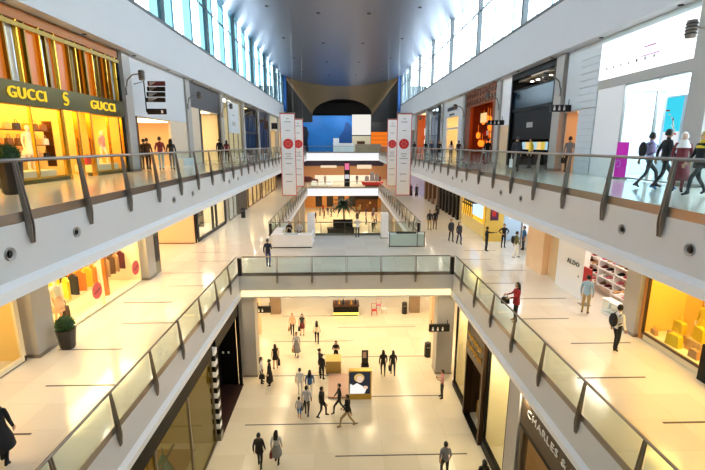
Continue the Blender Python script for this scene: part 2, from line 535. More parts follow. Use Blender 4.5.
# ---------------------------------------------------------------- columns
def column(x, y, z0, z1, w=.85, d=.95):
    c = thing('column', (x, y, z0), kind='structure')
    B('shaft', M_STONE, c, (x - w / 2, x + w / 2, y - d / 2, y + d / 2, z0 + .12, z1))
    B('plinth', M_STEEL, c, (x - w / 2 - .02, x + w / 2 + .02, y - d / 2 - .02, y + d / 2 + .02, z0, z0 + .12))
    return c
COLY = [5.2, 13.7, 22.0, 30.4, 38.8, 47.2, 55.6, 64.0, 72.4]
for y in COLY:
    for s, w in ((-1, 'gold boutique'), (1, 'white boutique')):
        if not (s < 0 and y < 15):
            tag(column(s * 11.0, y - (.45 if s > 0 and y < 15 else 0), L2, Z_SOFF, .6, .75), 'grey stone pier between top gallery shops on the side of the %s' % w, 'column', 'piers of the top gallery')
        if 10 < y < (23 if s < 0 else 15):
            tag(column(s * 10.85, y + (.95 if s > 0 else 0), L1, L2 - 1.22, .8 if s < 0 else .5, .9 if s < 0 else .8), 'grey stone pier between middle gallery shops on the side %s' % ('of the topiary pot' if s < 0 else 'of the shoe shop'), 'column', 'piers of the middle gallery')
for y in (5.2, 13.4, 22.9):
    for s in (-1, 1):
        if s < 0 and y < 20: continue
        tag(column(s * (5.7 if y > 20 else 6.32), y, 0, L1 - 1.24, .8 if y < 20 else .95, .9), ('grey ground floor column beside the striped post side shops' if s < 0 else 'grey ground floor column beside the brown lettered shop front') if y < 20 else ('grey column under the bridge beside the black recessed shop' if s < 0 else 'grey column under the bridge beside the hanging black sign'), 'column', 'ground floor columns')
for y in (39, 47.5, 56, 64.5):
    for s in (-1, 1):
        tag(column(s * 6.3, y, 0, L1 - 1.24, .7, .7), 'grey column below the gallery edge of the far atrium', 'column', 'far ground floor columns')

# ---------------------------------------------------------------- railings
GLASS_MESH, POST_MESH = {}, {}
def railing(label, loc, rz, length, pitch, first=0.0, name='railing', fin=True):
    """local x runs along the rail, the void is on local -y"""
    r = thing(name, loc, label, 'railing', 'glass gallery railings', rz=rz, local=True)
    MB().tube([(0, .0, 1.06), (length, .0, 1.06)], .034, 8).build('handrail', M_STEEL, r, True)
    MB().box(0, length, -.055, -.03, -.22, .17).build('base_band', M_STEEL, r)
    MB().box(0, length, -.03, .05, -.02, .05).build('glass_shoe', M_FIN, r)
    xs, x = [], first
    while x < length - .05:
        xs.append(x); x += pitch
    edges = sorted(set([0.0] + [q for q in xs if q > .05] + [length]))
    for a, b in zip(edges[:-1], edges[1:]):
        w = round(b - a, 3)
        if w not in GLASS_MESH:
            GLASS_MESH[w] = MB().box(.03, w - .03, -.006, .006, .05, 1.03).mesh('glass_panel', M_RAILGLASS)
        o = bpy.data.objects.new('glass_panel', GLASS_MESH[w]); COL.objects.link(o); o.parent = r; o.location = (a, .02, 0)
    if 'fin' not in POST_MESH:
        pf = [(.0, 1.04), (-.04, 1.04), (-.13, .3), (-.17, -.05), (-.17, -.15), (-.14, -.42), (-.11, -.42), (-.07, -.2), (-.06, .05)]
        mb = MB()
        for c in (-.032, .032):
            mb.prism(pf, lambda p, q, t: (t, p, q), c - .011, c + .011)
        mb.box(-.03, .03, -.13, -.09, -.36, -.32).box(-.03, .03, -.13, -.09, .1, .14)
        POST_MESH['fin'] = mb.mesh('post', M_FIN)
    for q in xs if fin else []:
        o = bpy.data.objects.new('post', POST_MESH['fin']); COL.objects.link(o); o.parent = r; o.location = (q, 0, 0)
    return r
H = math.pi / 2
railing('top gallery glass railing in front of the gold boutique side', (-EDGE, -.3, L2), H, FAR0 + .3, 1.83, first=(7.6 + .3) % 1.83)
railing('top gallery glass railing in front of the white boutique side', (EDGE, FAR0, L2), -H, FAR0 + .3, 1.83, first=(FAR0 - 7.8) % 1.83)
railing('middle gallery glass railing on the topiary pot side, this side of the foot bridge', (-EDGE, -1, L1), H, BRIDGE0 + 1, 2.18, first=(7.25 + 1) % 2.18)
railing('middle gallery glass railing on the shoe shop side, this side of the foot bridge', (EDGE, BRIDGE0, L1), -H, BRIDGE0 + 1, 2.18, first=(BRIDGE0 - 7.42) % 2.18)
railing('glass railing of the foot bridge by the man in navy, over the ground floor stands', (-5.7, BRIDGE0, L1), 0, 11.4, 1.9, first=1.9)
railing('glass railing of the foot bridge behind the white counters', (5.7, BRIDGE1, L1), math.pi, 11.4, 1.9, first=1.9)
railing('middle gallery railing beyond the white counter with the two clerks', (-EDGE, BRIDGE1, L1), H, FAR0 - BRIDGE1, 2.18, first=1.0)
railing('middle gallery railing beyond the glass sided counter', (EDGE, FAR0, L1), -H, FAR0 - BRIDGE1, 2.18, first=1.0)
railing('far middle level bridge railing in front of the red ship display', (-5.7, FAR0 + .1, L1), 0, 11.4, 1.9, first=1.9, fin=False)
railing('far top level bridge railing in front of the blue wall', (-5.7, FAR0 + .1, L2), 0, 11.4, 1.9, first=1.9, fin=False)
for s in (-1, 1):
    for y, w in ((BRIDGE0, 'front'), (BRIDGE1, 'back')):
        c = thing('corner_post', (s * 5.85, y, L1), 'black corner post where the bridge %s railing meets the gallery by the %s' % ('front' if w == 'front' else 'rear', 'shoe shop side' if s > 0 else 'topiary pot side'), 'post')
        B('post_body', M_BLACK, c, (s * 5.83 - .1, s * 5.83 + .1, y - .1, y + .1, L1, L1 + .98))
        B('post_cap', M_STEEL, c, (s * 5.83 - .105, s * 5.83 + .105, y - .105, y + .105, L1 + .98, L1 + 1.02))

# ---------------------------------------------------------------- shops
def panel_lamp(rgb, st):
    return emis('shop_lamp_%d_%d_%d_%d' % (*rgb, int(st * 10)), rgb, st)
WARM, GOLDL, NEUT, COOL = (255, 214, 150), (255, 196, 96), (255, 244, 226), (225, 242, 255)
def shop(label, s, y0, y1, z0, z1, depth, wallm, lamp_rgb, st, u=WALL, group=None, cover=.5):
    r = thing('storefront', (s * u, (y0 + y1) / 2, z0), label, 'storefront', group)
    a, b = u + .02, u + depth
    B('back_wall', wallm, r, SB(s, b, b + .05, y0, y1, z0, z1))
    B('side_wall', wallm, r, SB(s, a + .1, b, y0, y0 + .04, z0, z1))
    B('side_wall', wallm, r, SB(s, a + .1, b, y1 - .04, y1, z0, z1))
    B('shop_ceiling', M_WHITE, r, SB(s, a, b, y0, y1, z1 - .04, z1))
    if st > 0:
        w = (y1 - y0) * (1 - cover) / 2
        B('light_panel', panel_lamp(lamp_rgb, st), r, SB(s, a + .25, b - .2, y0 + w, y1 - w, z1 - .08, z1 - .045))
    return r
def panes(r, s, u, ys, z0, z1, m=None, frame=None, fw=.06, names='glass_pane'):
    """glass panes between the ys with upright bars"""
    for a, b in zip(ys[:-1], ys[1:]):
        B(names, m or M_SHOPGLASS, r, SB(s, u, u + .02, a + .01, b - .01, z0, z1))
    if frame:
        for y in ys:
            B('mullion', frame, r, SB(s, u - .04, u + .06, y - fw / 2, y + fw / 2, z0, z1))
        B('rail', frame, r, SB(s, u - .04, u + .06, ys[0], ys[-1], z1, z1 + fw))
        B('rail', frame, r, SB(s, u - .04, u + .06, ys[0], ys[-1], z0 - fw, z0))
def shelves(r, s, u, y0, y1, zs, m, depth=.35, uprights=True):
    for z in zs:
        B('shelf', m, r, SB(s, u, u + depth, y0, y1, z - .02, z + .02))
    if uprights:
        for y in (y0, y1):
            B('shelf_upright', m, r, SB(s, u, u + depth, y - .02, y + .02, zs[0] - .3, zs[-1] + .4))
COLNAME = {'red': (196, 44, 44), 'pink': (226, 120, 140), 'black': (34, 32, 34), 'white': (232, 228, 220), 'brown': (120, 78, 48), 'tan': (196, 150, 100), 'yellow': (236, 200, 40), 'orange': (232, 130, 30), 'blue': (60, 90, 150), 'grey': (130, 130, 134), 'maroon': (110, 32, 40), 'gold': (210, 160, 60)}
def cm(n):
    return mat('dyed_' + n, COLNAME[n], .6, noise=.06)
def bag_mesh(w, d, h):
    mb = MB()
    mb.prism([(-w / 2, 0), (w / 2, 0), (w / 2 * .86, h * .9), (w / 2 * .7, h), (-w / 2 * .7, h), (-w / 2 * .86, h * .9)], lambda p, q, t: (p, t, q), -d / 2, d / 2)
    mb.tube([(w * .25 * math.cos(t) * 1.0, 0, h + h * .55 * math.sin(t)) for t in [math.pi * i / 8 for i in range(9)]], .012, 6)
    return mb
BAGM, SHOEM = {}, {}
def display_bag(x, y, z, w, h, c, place, group, rz=0.0):
    key = (w, h, c)
    if key not in BAGM:
        BAGM[key] = bag_mesh(w, w * .4, h).mesh('handbag', cm(c))
    o = link('handbag', BAGM[key]); o.location = (x, y, z); o.rotation_euler = (0, 0, rz)
    return tag(o, '%s handbag on display %s' % (c, place), 'handbag', group)
def display_shoe(x, y, z, c, place, group, rz=0.0):
    if c not in SHOEM:
        mb = MB()
        pf = [(-.13, 0), (.13, 0), (.135, .03), (.06, .055), (-.02, .09), (-.12, .10), (-.135, .05)]
        for dx in (-.05, .05):
            mb.prism(pf, lambda p, q, t: (t, p, q), dx - .035, dx + .035)
        SHOEM[c] = mb.mesh('shoes', cm(c))
    o = link('shoes', SHOEM[c]); o.location = (x, y, z); o.rotation_euler = (0, 0, rz)
    return tag(o, 'pair of %s shoes %s' % (c, place), 'shoes', group)
GARM = {}
def garment(x, y, z, c, place, group, rz=0.0, L=.8):
    """folded-over hanging garment on its hanger"""
    key = (c, L)
    if key not in GARM:
        mb = MB()
        mb.prism([(-.2, -.12), (-.05, 0), (.05, 0), (.2, -.12), (.19, -L), (-.19, -L)], lambda p, q, t: (p, t, q), -.045, .045)
        mb.tube([(0, 0, 0), (0, 0, .06), (.03, 0, .09)], .008, 5)
        GARM[key] = mb.mesh('garment', cm(c))
    o = link('garment', GARM[key]); o.location = (x, y, z); o.rotation_euler = (0, 0, rz)
    return tag(o, '%s garment hanging %s' % (c, place), 'garment', group)

# ---- top gallery, left: gold boutique (two window bays, doors, lettered band, amber louvre glass above)
M_GOLDW = mat('amber_glow_wall', (240, 190, 100), .5, noise=.08)  # amber colour puts part of the warm glow into the wall
M_BANDG = mat('olive_bronze_band', (92, 84, 40), .3, .6, noise=.1)
M_AMBER = glow(mat('amber_panel', (150, 78, 14), .3, .0, noise=.25, scale=1.5), (222, 118, 14), .5)
M_BROWNP = mat('brown_slat', (92, 56, 22), .3, .4)
M_REFLECT = mat('pale_reflection_panel', (228, 230, 226), .2, .3)  # pale colour stands in for reflections in the upper glass
M_YELLOWG = mat('olive_gold_slat', (140, 112, 30), .3, .6)
gz = L2
r = shop('gold lit boutique with olive lettered band and amber slatted glass above', -1, 6.0, 21.5, gz, 15.0, 1.7, M_GOLDW, GOLDL, 16.0, cover=.9)
u = WALL
B('base_plinth', M_BANDG, r, SB(-1, u - .05, u + .3, 6, 17.0, gz, gz + .14), SB(-1, u - .05, u + .3, 18.6, 21.4, gz, gz + .14))
panes(r, -1, u, [6.0, 8.5, 11, 13.5, 15.2, 16.75], gz + .2, 14.55, frame=M_GOLD, fw=.07)
panes(r, -1, u, [18.75, 20.1, 21.3], gz + .2, 14.55, frame=M_GOLD, fw=.07)
for y in (16.85, 17.75, 18.65):
    B('door_post', M_GOLD, r, SB(-1, u - .08, u + .1, y - .06, y + .06, gz, 14.6))
for a, b in ((16.95, 17.7), (17.8, 18.55)):
    d = B('door', M_SHOPGLASS, r, SB(-1, u, u + .03, a, b, gz + .05, 14.2))
    MB().tube([(-u + .06, (a + b) / 2 + .25, gz + .8), (-u + .06, (a + b) / 2 + .25, gz + 1.6)], .025, 6).build('door_handle', M_BROWNP, d)
B('sign_band', M_BANDG, r, SB(-1, u - .12, u + .1, 6, 21.5, 14.6, 15.32))
lettering('lettering', 'GUCCI', .52, (-u + .14, 14.15, 14.78), 'left', emis('lit_gold_letters', (255, 214, 60), 1.1), r, .04, width=1.75)
lettering('lettering', 'GUCCI', .52, (-u + .14, 18.65, 14.78), 'left', MATS['lit_gold_letters'], r, .04, width=1.9)
lettering('lettering', 'GUCCI', .52, (-u + .14, 9.4, 14.78), 'left', MATS['lit_gold_letters'], r, .04, width=1.9)
# interlocking ring emblem, built as two facing open rings
for zc, flip in ((15.08, 1), (14.92, -1)):
    pts = [(-u + .15, 17.05 + flip * .03 + flip * -.15 * math.cos(t), zc + .14 * math.sin(t)) for t in [R(-130) + R(260) * i / 12 for i in range(13)]]
    MB().tube(pts, .035, 6).build('emblem', MATS['lit_gold_letters'], r)
# upper facade of slats in front of lit amber panels
widths = [.55, .35, .7, .3, .5, .8, .45, .6]
y, k = 6.0, 0
seq = [M_AMBER, M_REFLECT, M_BROWNP, M_AMBER, M_REFLECT, M_YELLOWG, M_AMBER, M_BROWNP, M_REFLECT, M_AMBER, M_YELLOWG, M_BROWNP]
while y < 21.3:
    w = min(widths[k % 8], 21.4 - y)
    B('upper_panel', seq[k % 12], r, SB(-1, u + .02 + .05 * (k % 3), u + .3, y, y + w, 15.32, 17.25))
    B('slat', M_GOLD if k % 2 else M_YELLOWG, r, SB(-1, u - .1, u + .02, y - .03, y + .03, 15.32, 17.3))
    y += w; k += 1
B('top_rail', mat('orange_brown_rail', (168, 100, 30), .4, .2), r, SB(-1, u - .1, u + .3, 6, 21.45, 17.28, 17.62))
B('top_channel', M_YELLOWG, r, SB(-1, u - .14, u - .1, 6, 21.45, 17.05, 17.2))
B('end_frame', M_BLACK, r, SB(-1, u - .1, u + .2, 21.4, 21.5, gz, 17.6))
shelves(r, -1, u + 1.1, 14.6, 17.9, [gz + .75, gz + 1.3, gz + 1.85], M_BROWNP)
B('display_plinth', M_CREAM, r, SB(-1, u + .3, u + 1.0, 14.0, 16.6, gz + .14, gz + .4), SB(-1, u + .3, u + 1.1, 19.0, 21.2, gz + .14, gz + .45))
bc = ['brown', 'tan', 'red', 'black', 'gold', 'orange', 'white', 'brown', 'tan']
for j, z in enumerate((gz + .77, gz + 1.32, gz + 1.87)):
    for i in range(7):
        display_bag(-(u + 1.26), 14.8 + i * .47, z, .3, .24, bc[(i * 2 + j * 3) % 9], 'on the brown shelves of the gold boutique', 'bags on the gold boutique shelves', H)
for i, c in enumerate(('red', 'blue', 'white')):
    display_bag(-(u + .6), 19.2 + .33 * i, gz + .45, .3, .3, c, 'on the low plinth in the gold boutique window', 'bags in the gold boutique window', H)

# ---- top gallery, left: white hoarding over a warm passage
M_BEIGE = mat('beige_stone_wall', (226, 206, 178), .5, noise=.05)
r = shop('white hoarding above a warm lit passage beside the gold boutique', -1, 22.4, 30.1, gz, 14.75, 4.5, M_PEACH, WARM, 5.5)
B('hoarding', M_WHITE, r, SB(-1, u - .1, u + .1, 22.4, 29.9, 14.75, 17.64))
B('stone_wall', M_BEIGE, r, SB(-1, u - .06, u + .1, 27.2, 30.0, gz, 14.75))
B('jamb', M_BROWNP, r, SB(-1, u - .02, u + .1, 22.45, 23.0, gz, 14.75))
B('bench_block', M_WHITE, r, SB(-1, u - .6, u - .06, 27.4, 30.0, gz, gz + .45))

# ---- top gallery, left: other fronts
M_CHAR = mat('slate_header', (70, 70, 74), .4, noise=.05)
r = shop('shop front with slate grey header and warm open interior', -1, 30.9, 38.4, gz, 15.9, 3, M_CREAM, WARM, 8)
B('header', M_CHAR, r, SB(-1, u - .05, u + .1, 30.9, 38.4, 15.9, 17.65))
B('stone_wall', M_BEIGE, r, SB(-1, u - .03, u + .1, 30.9, 32.9, gz, 15.9))
B('jamb', M_BLACK, r, SB(-1, u - .05, u + .1, 32.9, 33.3, gz, 15.9), SB(-1, u - .05, u + .1, 38.1, 38.4, gz, 15.9))
B('inner_sign', M_CHAR, r, SB(-1, u + 2.85, u + 2.9, 34.5, 36.8, 14.4, 14.8))
B('counter', M_WHITE, r, SB(-1, u + 1.2, u + 1.8, 34, 37, gz, gz + .95))
r = shop('pale glass shop front with a tall white hanging poster', -1, 39.3, 46.7, gz, 17.6, 2, M_CREAM, NEUT, 6.0)
panes(r, -1, u, [39.3, 41.2, 43.0, 44.9, 46.7], gz + .1, 17.4, frame=M_STEEL)
B('poster', M_WHITE, r, SB(-1, u - .12, u - .08, 41.0, 45.2, 14.4, 17.3))
B('poster_mark', M_STONE, r, SB(-1, u - .125, u - .12, 42.3, 43.6, 15.1, 15.5), SB(-1, u - .125, u - .12, 42.5, 43.3, 16.0, 16.15))
r = shop('dark framed double height glass shop front beside the poster shop', -1, 47.7, 55.1, gz, 17.6, 3, M_DARK, WARM, 5)
panes(r, -1, u, [47.7, 50.2, 52.6, 55.1], gz + .1, 17.3, frame=M_BLACK, fw=.16)
B('transom', M_BLACK, r, SB(-1, u - .06, u + .06, 47.7, 55.1, 14.5, 14.75))
B('inner_screen', M_STONE, r, SB(-1, u + 1.5, u + 1.6, 49, 53.5, 15.0, 17.2))
r = shop('dark bronze shop front two bays before the dark far hall', -1, 56.1, 63.5, gz, 17.6, 2, M_BRONZE, WARM, 5)
panes(r, -1, u, [56.1, 59.8, 63.5], gz + .1, 17.3, frame=M_BLACK, fw=.2)
B('header', M_CHAR, r, SB(-1, u - .06, u + .06, 56.1, 63.5, 16.6, 17.6))
r = shop('bright yellow shop front with small black sign before the far hall', -1, 64.5, 77.5, gz, 17.6, 4, M_CREAM, WARM, 3.0)
B('hanging_sign', M_BLACK, r, SB(-1, u - 1.0, u - .1, 66, 66.1, 15.6, 16.5))
B('header', M_CREAM, r, SB(-1, u - .06, u + .06, 64.5, 77.5, 15.4, 17.6))

# ---- top gallery, right
M_CLAD0 = mat('pale_teal_trim', (206, 224, 228), .4)
M_WLAC = mat('white_lacquer', (246, 246, 248), .35)
M_BLUEW = mat('pale_blue_shop_wall', (206, 226, 240), .4)
r = shop('white boutique with backlit fascia and pale blue interior', 1, 5.8, 18.75, gz, 15.6, 3.2, M_BLUEW, COOL, 11, cover=.9)
B('sign_fascia', glow(mat('backlit_white_fascia', (250, 250, 252), .5), (255, 255, 255), .55), r, SB(1, u - .1, u + .1, 5.8, 18.75, 15.95, 17.45))
B('fascia_soffit', M_STONE, r, SB(1, u - .1, u + .6, 5.8, 18.75, 15.6, 15.95))
B('top_trim', M_CLAD0, r, SB(1, u - .12, u + .1, 5.8, 18.75, 17.45, 17.66))
for i in range(7):
    B('fascia_mark', M_LETTER_K if i == 4 else M_STONE, r, SB(1, u - .12, u - .1, 18.2 - .45 * i, 18.26 - .45 * i, 16.32 + .0 * i, 16.42))
B('fascia_mark', mat('lilac_mark', (206, 140, 200), .5), r, SB(1, u - .12, u - .1, 15.5, 16.1, 16.75, 16.79), SB(1, u - .12, u - .1, 15.3, 16.2, 16.45, 16.48))
panes(r, 1, u, [5.8, 8.3, 10.8, 13.2, 15.2, 17.0], gz + .08, 15.55, frame=M_STEEL, fw=.05)
B('white_pier', M_WLAC, r, SB(1, u - .05, u + .3, 17.0, 18.75, gz, 15.6))
B('display_wall', M_WLAC, r, SB(1, u + 1.6, u + 1.7, 14.6, 17.0, gz, gz + 2.6))
B('display_column', M_BLUEW, r, SB(1, u + .8, u + 1.3, 15.4, 15.9, gz, 15.5), SB(1, u + 2.4, u + 3.0, 11.5, 12.2, gz, 15.5))
# magenta totem and wall screen
t = thing('advertising_totem', (11.3, 16.7, gz), 'magenta lit advertising totem beside the white boutique door', 'sign')
B('totem_body', emis('magenta_panel', (206, 60, 190), .75), t, (10.6, 10.8, 16.2, 16.62, gz + .08, gz + 1.42))
B('totem_base', M_STEEL, t, (10.55, 10.85, 16.15, 16.67, gz, gz + .08))
MB().tube([(10.59, 16.41 + .13 * math.cos(a), gz + .6 + .13 * math.sin(a)) for a in [R(20 * i) for i in range(16)]], .02, 5).build('totem_mark', mat('pale_violet_mark', (200, 150, 230), .5), t)
t = thing('wall_screen', (10.7, 14.6, 14), 'bright cyan picture screen on the pier of the white boutique', 'screen')
B('screen_frame', M_BLUEW, t, (10.72, 10.85, 13.72, 14.5, gz + .9, gz + 2.9))
sc = B('screen_face', emis('cyan_screen', (60, 200, 226), 1.2), t, (10.70, 10.72, 13.77, 14.45, gz + 1.75, gz + 2.85))
B('screen_face', emis('white_screen', (235, 240, 245), 1.0), t, (10.70, 10.72, 13.77, 14.45, gz + .95, gz + 1.75))
for i in range(7):
    a = .9 * i
    MB().tube([(10.695, 13.85 + .07 * i, gz + 1.65 + .13 * i), (10.695, 13.95 + .07 * i + .1 * math.cos(a), gz + 1.75 + .13 * i + .1 * math.sin(a))], .025, 5).build('screen_mark', M_LETTER_W if i % 3 else cm('red'), sc)

# grey board cladding with the passage beside it
M_CLAD = mat('pale_blue_grey_cladding', (208, 216, 222), .45, noise=.03)
r = shop('pale grey board clad wall with a beige passage below a direction sign', 1, 18.8, 21.5, gz, 14.9, 4, M_BEIGE, (255, 176, 96), 4)
for i in range(9):
    z0 = 14.92 + i * .305
    B('cladding_board', M_CLAD, r, SB(1, u - .06 - .012 * (i % 2), u + .1, 18.8, 20.3, z0, z0 + .29))
    B('cladding_board', M_CLAD, r, SB(1, u - .04, u + .1, 20.32, 21.5, z0, z0 + .305))
for i in range(10):
    z0 = gz + i * .292
    B('cladding_board', M_CLAD, r, SB(1, u - .06 - .012 * (i % 2), u + .1, 18.8, 20.1, z0, z0 + .277))
B('cladding_backing', M_STONE, r, SB(1, u, u + .12, 18.8, 20.1, gz, 14.9), SB(1, u, u + .12, 18.8, 21.5, 14.9, 17.66))
def direction_sign(label, x, y, z, w, marks=3, lh=.32):
    t = thing('direction_sign', (x, y, z), label, 'sign')
    B('sign_box', M_BLACK, t, (x - w / 2, x + w / 2, y - .08, y + .08, z, z + lh))
    for i in range(marks):
        xx = x - w * .32 + w * .24 * i
        B('pictogram', M_LETTER_W, t, (xx - .05, xx + .05, y - .085, y - .08, z + .06, z + .2))
        MB().ell((xx, y - .083, z + .25), .035, .006, .035, 8, 6).build('pictogram', M_LETTER_W, t)
    MB().tube([(x + w * .4, y, z + lh), (x + w * .4, y, z + lh + .25)], .02, 6).build('sign_hanger', M_BLACK, t)
    MB().tube([(x - w * .4, y, z + lh), (x - w * .4, y, z + lh + .25)], .02, 6).build('sign_hanger', M_BLACK, t)
    return t
direction_sign('black direction sign with white pictograms over the beige passage', 10.35, 20.9, 14.85, 1.0)
direction_sign('black direction sign with white pictograms beside the copper shop', 10.3, 29.4, 14.6, 1.1)

# black double height shop
M_BLK = mat('black_satin_panel', (12, 11, 12), .5, spec=.25)
M_BLUEGL = mat('blue_grey_glass', (48, 68, 80), .15, .3)
r = shop('black double height shop front with lit ceiling spots', 1, 22.6, 28.4, gz, 17.4, 4.5, M_BLK, NEUT, .5, cover=.3)
B('head_frame', M_BLK, r, SB(1, u - .08, u + .1, 22.6, 28.4, 17.3, 17.65))
B('jamb', M_BLK, r, SB(1, u - .08, u + .1, 22.6, 22.75, gz, 17.3), SB(1, u - .08, u + .1, 28.2, 28.4, gz, 17.3))
B('mezzanine_ceiling', mat('pale_mezzanine_ceiling', (190, 180, 160), .6), r, SB(1, u + .3, u + 4, 22.8, 28.2, 17.2, 17.28))
for i in range(6):
    MB().lathe([(.1, 0), (.1, -.04)], (u + .9 + .0, 23.6 + .8 * i, 17.2), 10).build('ceiling_spot', M_LAMPWHITE, r)
B('mezzanine_glass', M_BLUEGL, r, SB(1, u + .05, u + .1, 22.8, 28.2, 15.5, 16.6))
B('mezzanine_beam', M_BLK, r, SB(1, u, u + .2, 22.75, 28.2, 15.3, 15.5), SB(1, u, u + .1, 22.75, 28.2, 16.6, 16.68))
B('blackboard', M_BLK, r, SB(1, u + .1, u + .2, 22.75, 28.2, 13.6, 15.3))
B('small_plate', M_STONE, r, SB(1, u + .07, u + .1, 25.2, 26.0, 14.3, 14.6))
for i in range(8):
    B('lit_bottle_niche', emis('niche_%d' % (i % 3), ((255, 220, 150), (180, 220, 235), (230, 200, 90))[i % 3], .9), r, SB(1, u + .5, u + .6, 23.4 + .52 * i, 23.75 + .52 * i, 13.0, 13.45))
r = thing('wall_panel', (u, 29.3, gz), 'plain white wall panel with peach base between black and copper shops', 'panel')
B('upper_panel', M_WLAC, r, SB(1, u - .04, u + .1, 28.42, 30.0, 14.55, 17.66))
B('lower_panel', M_PEACH, r, SB(1, u - .02, u + .1, 28.42, 30.0, gz, 14.53))

# copper patterned shop
M_COPPER = mat('copper_fretwork', (150, 84, 40), .35, .6, noise=.25, scale=12, bump=.4)
r = shop('copper patterned shop front with glowing orange lanterns', 1, 30.9, 38.3, gz, 17.3, 1.6, mat('rust_shop_wall', (130, 50, 16), .6, noise=.3), (255, 150, 60), 4.0)
B('header', M_COPPER, r, SB(1, u - .1, u + .1, 30.9, 38.3, 16.4, 17.66))
for i in range(11):
    for j in range(2):
        yy, zz = 31.25 + .67 * i, 16.72 + .6 * j
        MB().prism([(0, -.24), (.26, 0), (0, .24), (-.26, 0)], lambda p, q, t: (u - .1 - t, yy + p, zz + q), .0, .05).build('fret_diamond', mat('dark_copper', (104, 56, 26), .4, .5), r)
B('jamb', M_COPPER, r, SB(1, u - .1, u + .15, 30.9, 31.6, gz, 16.4), SB(1, u - .1, u + .15, 37.0, 38.3, gz, 16.4))
lan = MB().lathe([(.02, .3), (.12, .24), (.17, .1), (.17, -.05), (.1, -.2), (.02, -.24)], seg=10).tube([(0, 0, .3), (0, 0, .9)], .01, 5)
lanm = lan.mesh('hanging_lantern', emis('orange_lantern', (255, 120, 30), 2.2))
for i in range(16):
    o = link('hanging_lantern', lanm)
    o.location = (u + .3 + (i * .37) % .9, 31.9 + (i * 1.13) % 4.9, 13.3 + (i * .61) % 2.4)
    tag(o, 'glowing orange lantern hanging inside the copper shop', 'lantern', 'lanterns in the copper shop')
B('square_sign', emis('cream_box_sign', (255, 214, 150), 1.0), r, SB(1, u - .05, u + .05, 33.2, 34.4, 15.0, 15.7))
for i in range(24):
    B('fret_tile', (cm('orange'), cm('white'), cm('red'))[i % 3], r, SB(1, u + 1.3, u + 1.4, 32.2 + (i % 8) * .7, 32.55 + (i % 8) * .7, gz + .6 + (i // 8) * .75, gz + 1.0 + (i // 8) * .75))

r = shop('pale grey shop front with dark lettering and a warm door opening', 1, 39.3, 46.8, gz, 17.0, 2.5, M_CREAM, WARM, 8)
M_PALEG = mat('pale_grey_cladding', (206, 208, 210), .5)
B('header', M_PALEG, r, SB(1, u - .06, u + .1, 39.3, 46.8, 16.0, 17.66))
B('pier', M_PALEG, r, SB(1, u - .06, u + .1, 39.3, 40.9, gz, 16), SB(1, u - .06, u + .1, 45.4, 46.8, gz, 16))
B('sign_plate', M_LETTER_K, r, SB(1, u - .1, u - .06, 41.4, 45.0, 16.6, 16.95), SB(1, u - .1, u - .06, 42.4, 44.2, 16.15, 16.3))
B('transom', M_PALEG, r, SB(1, u - .02, u + .06, 40.9, 45.4, 14.8, 14.95))
r = shop('blue grey glass shop front beside a black pier', 1, 47.7, 56.8, gz, 17.5, 4, mat('slate_blue_wall', (120, 136, 160), .5), COOL, 4)
B('pier', M_BLK, r, SB(1, u - .1, u + .2, 47.7, 49.4, gz, 17.6))
panes(r, 1, u, [49.4, 51.3, 53.2, 55.0, 56.8], gz + .1, 17.4, frame=M_STEEL, fw=.1)
r = shop('orange shop front with white lit panels near the far hall', 1, 57.0, 63.4, gz, 17.5, 3, mat('orange_wall', (226, 110, 40), .5), WARM, 2.2)
for i in range(3):
    B('lit_panel', M_LAMPWHITE if False else emis('soft_white_panel', (255, 246, 230), 1.2), r, SB(1, u + 1.0, u + 1.1, 58 + 1.7 * i, 59.3 + 1.7 * i, 12.6, 14.0), SB(1, u + 1.0, u + 1.1, 58 + 1.7 * i, 59.3 + 1.7 * i, 14.6, 15.6))
r = shop('grey shop front nearest the dark far hall', 1, 64.5, 77.5, gz, 17.5, 3, M_STONE, NEUT, 1.5)
B('header', M_PALEG, r, SB(1, u - .06, u + .1, 64.5, 77.5, 15.5, 17.6))

# ---- middle gallery, left
u = 10.8
z1 = L2 - 1.26
M_YEL = mat('butter_glow_wall', (246, 214, 140), .5, noise=.05)  # yellow lamp glow put into the wall colour
r = shop('butter yellow lit shop window before the grey pier', -1, 5.8, 13.1, L1, z1, 1.8, M_YEL, WARM, 14, u=u)
panes(r, -1, u, [5.8, 8.2, 10.6, 13.0], L1 + .2, z1 - .3, frame=M_CREAM, fw=.16)
B('inner_shelf', M_CREAM, r, SB(-1, u + 1.2, u + 1.7, 6, 13.0, L1 + .9, L1 + .96), SB(-1, u + 1.2, u + 1.7, 6, 13.0, L1 + 1.7, L1 + 1.76))
B('plinth', M_BROWNP, r, SB(-1, u - .02, u + .1, 5.8, 13.1, L1, L1 + .14))
r = shop('brightly lit clothes shop window with round red stickers by the topiary pot', -1, 14.4, 21.4, L1, z1, 1.7, mat('bright_ivory_wall', (252, 238, 206), .5), (255, 224, 160), 24.0, u=u, cover=.9)
panes(r, -1, u, [14.4, 17.9, 21.3], L1 + .12, z1 - .3, frame=M_CREAM, fw=.05)
B('orange_post', mat('orange_post', (214, 120, 30), .4), r, SB(-1, u + .4, u + .55, 18.9, 19.1, L1 + .12, z1))
B('display_floor', M_CREAM, r, SB(-1, u + .05, u + 1.65, 14.45, 21.3, L1, L1 + .12))
for yy, zz in ((17.4, L1 + .9), (20.85, L1 + .9)):
    d = MB().tube([(-(u - .03), yy, zz), (-(u - .045), yy, zz)], .36, 24).build('round_sticker', cm('red') if False else mat('coral_red_print', (214, 84, 84), .5), r)
    MB().prism([(-.24, -.12), (.22, .02), (.24, .09), (-.22, -.05)], lambda p, q, t: (-(u - t), yy + p, zz + q), .046, .05).build('sticker_stripe', mat('dark_red_print', (128, 40, 44), .5), d)
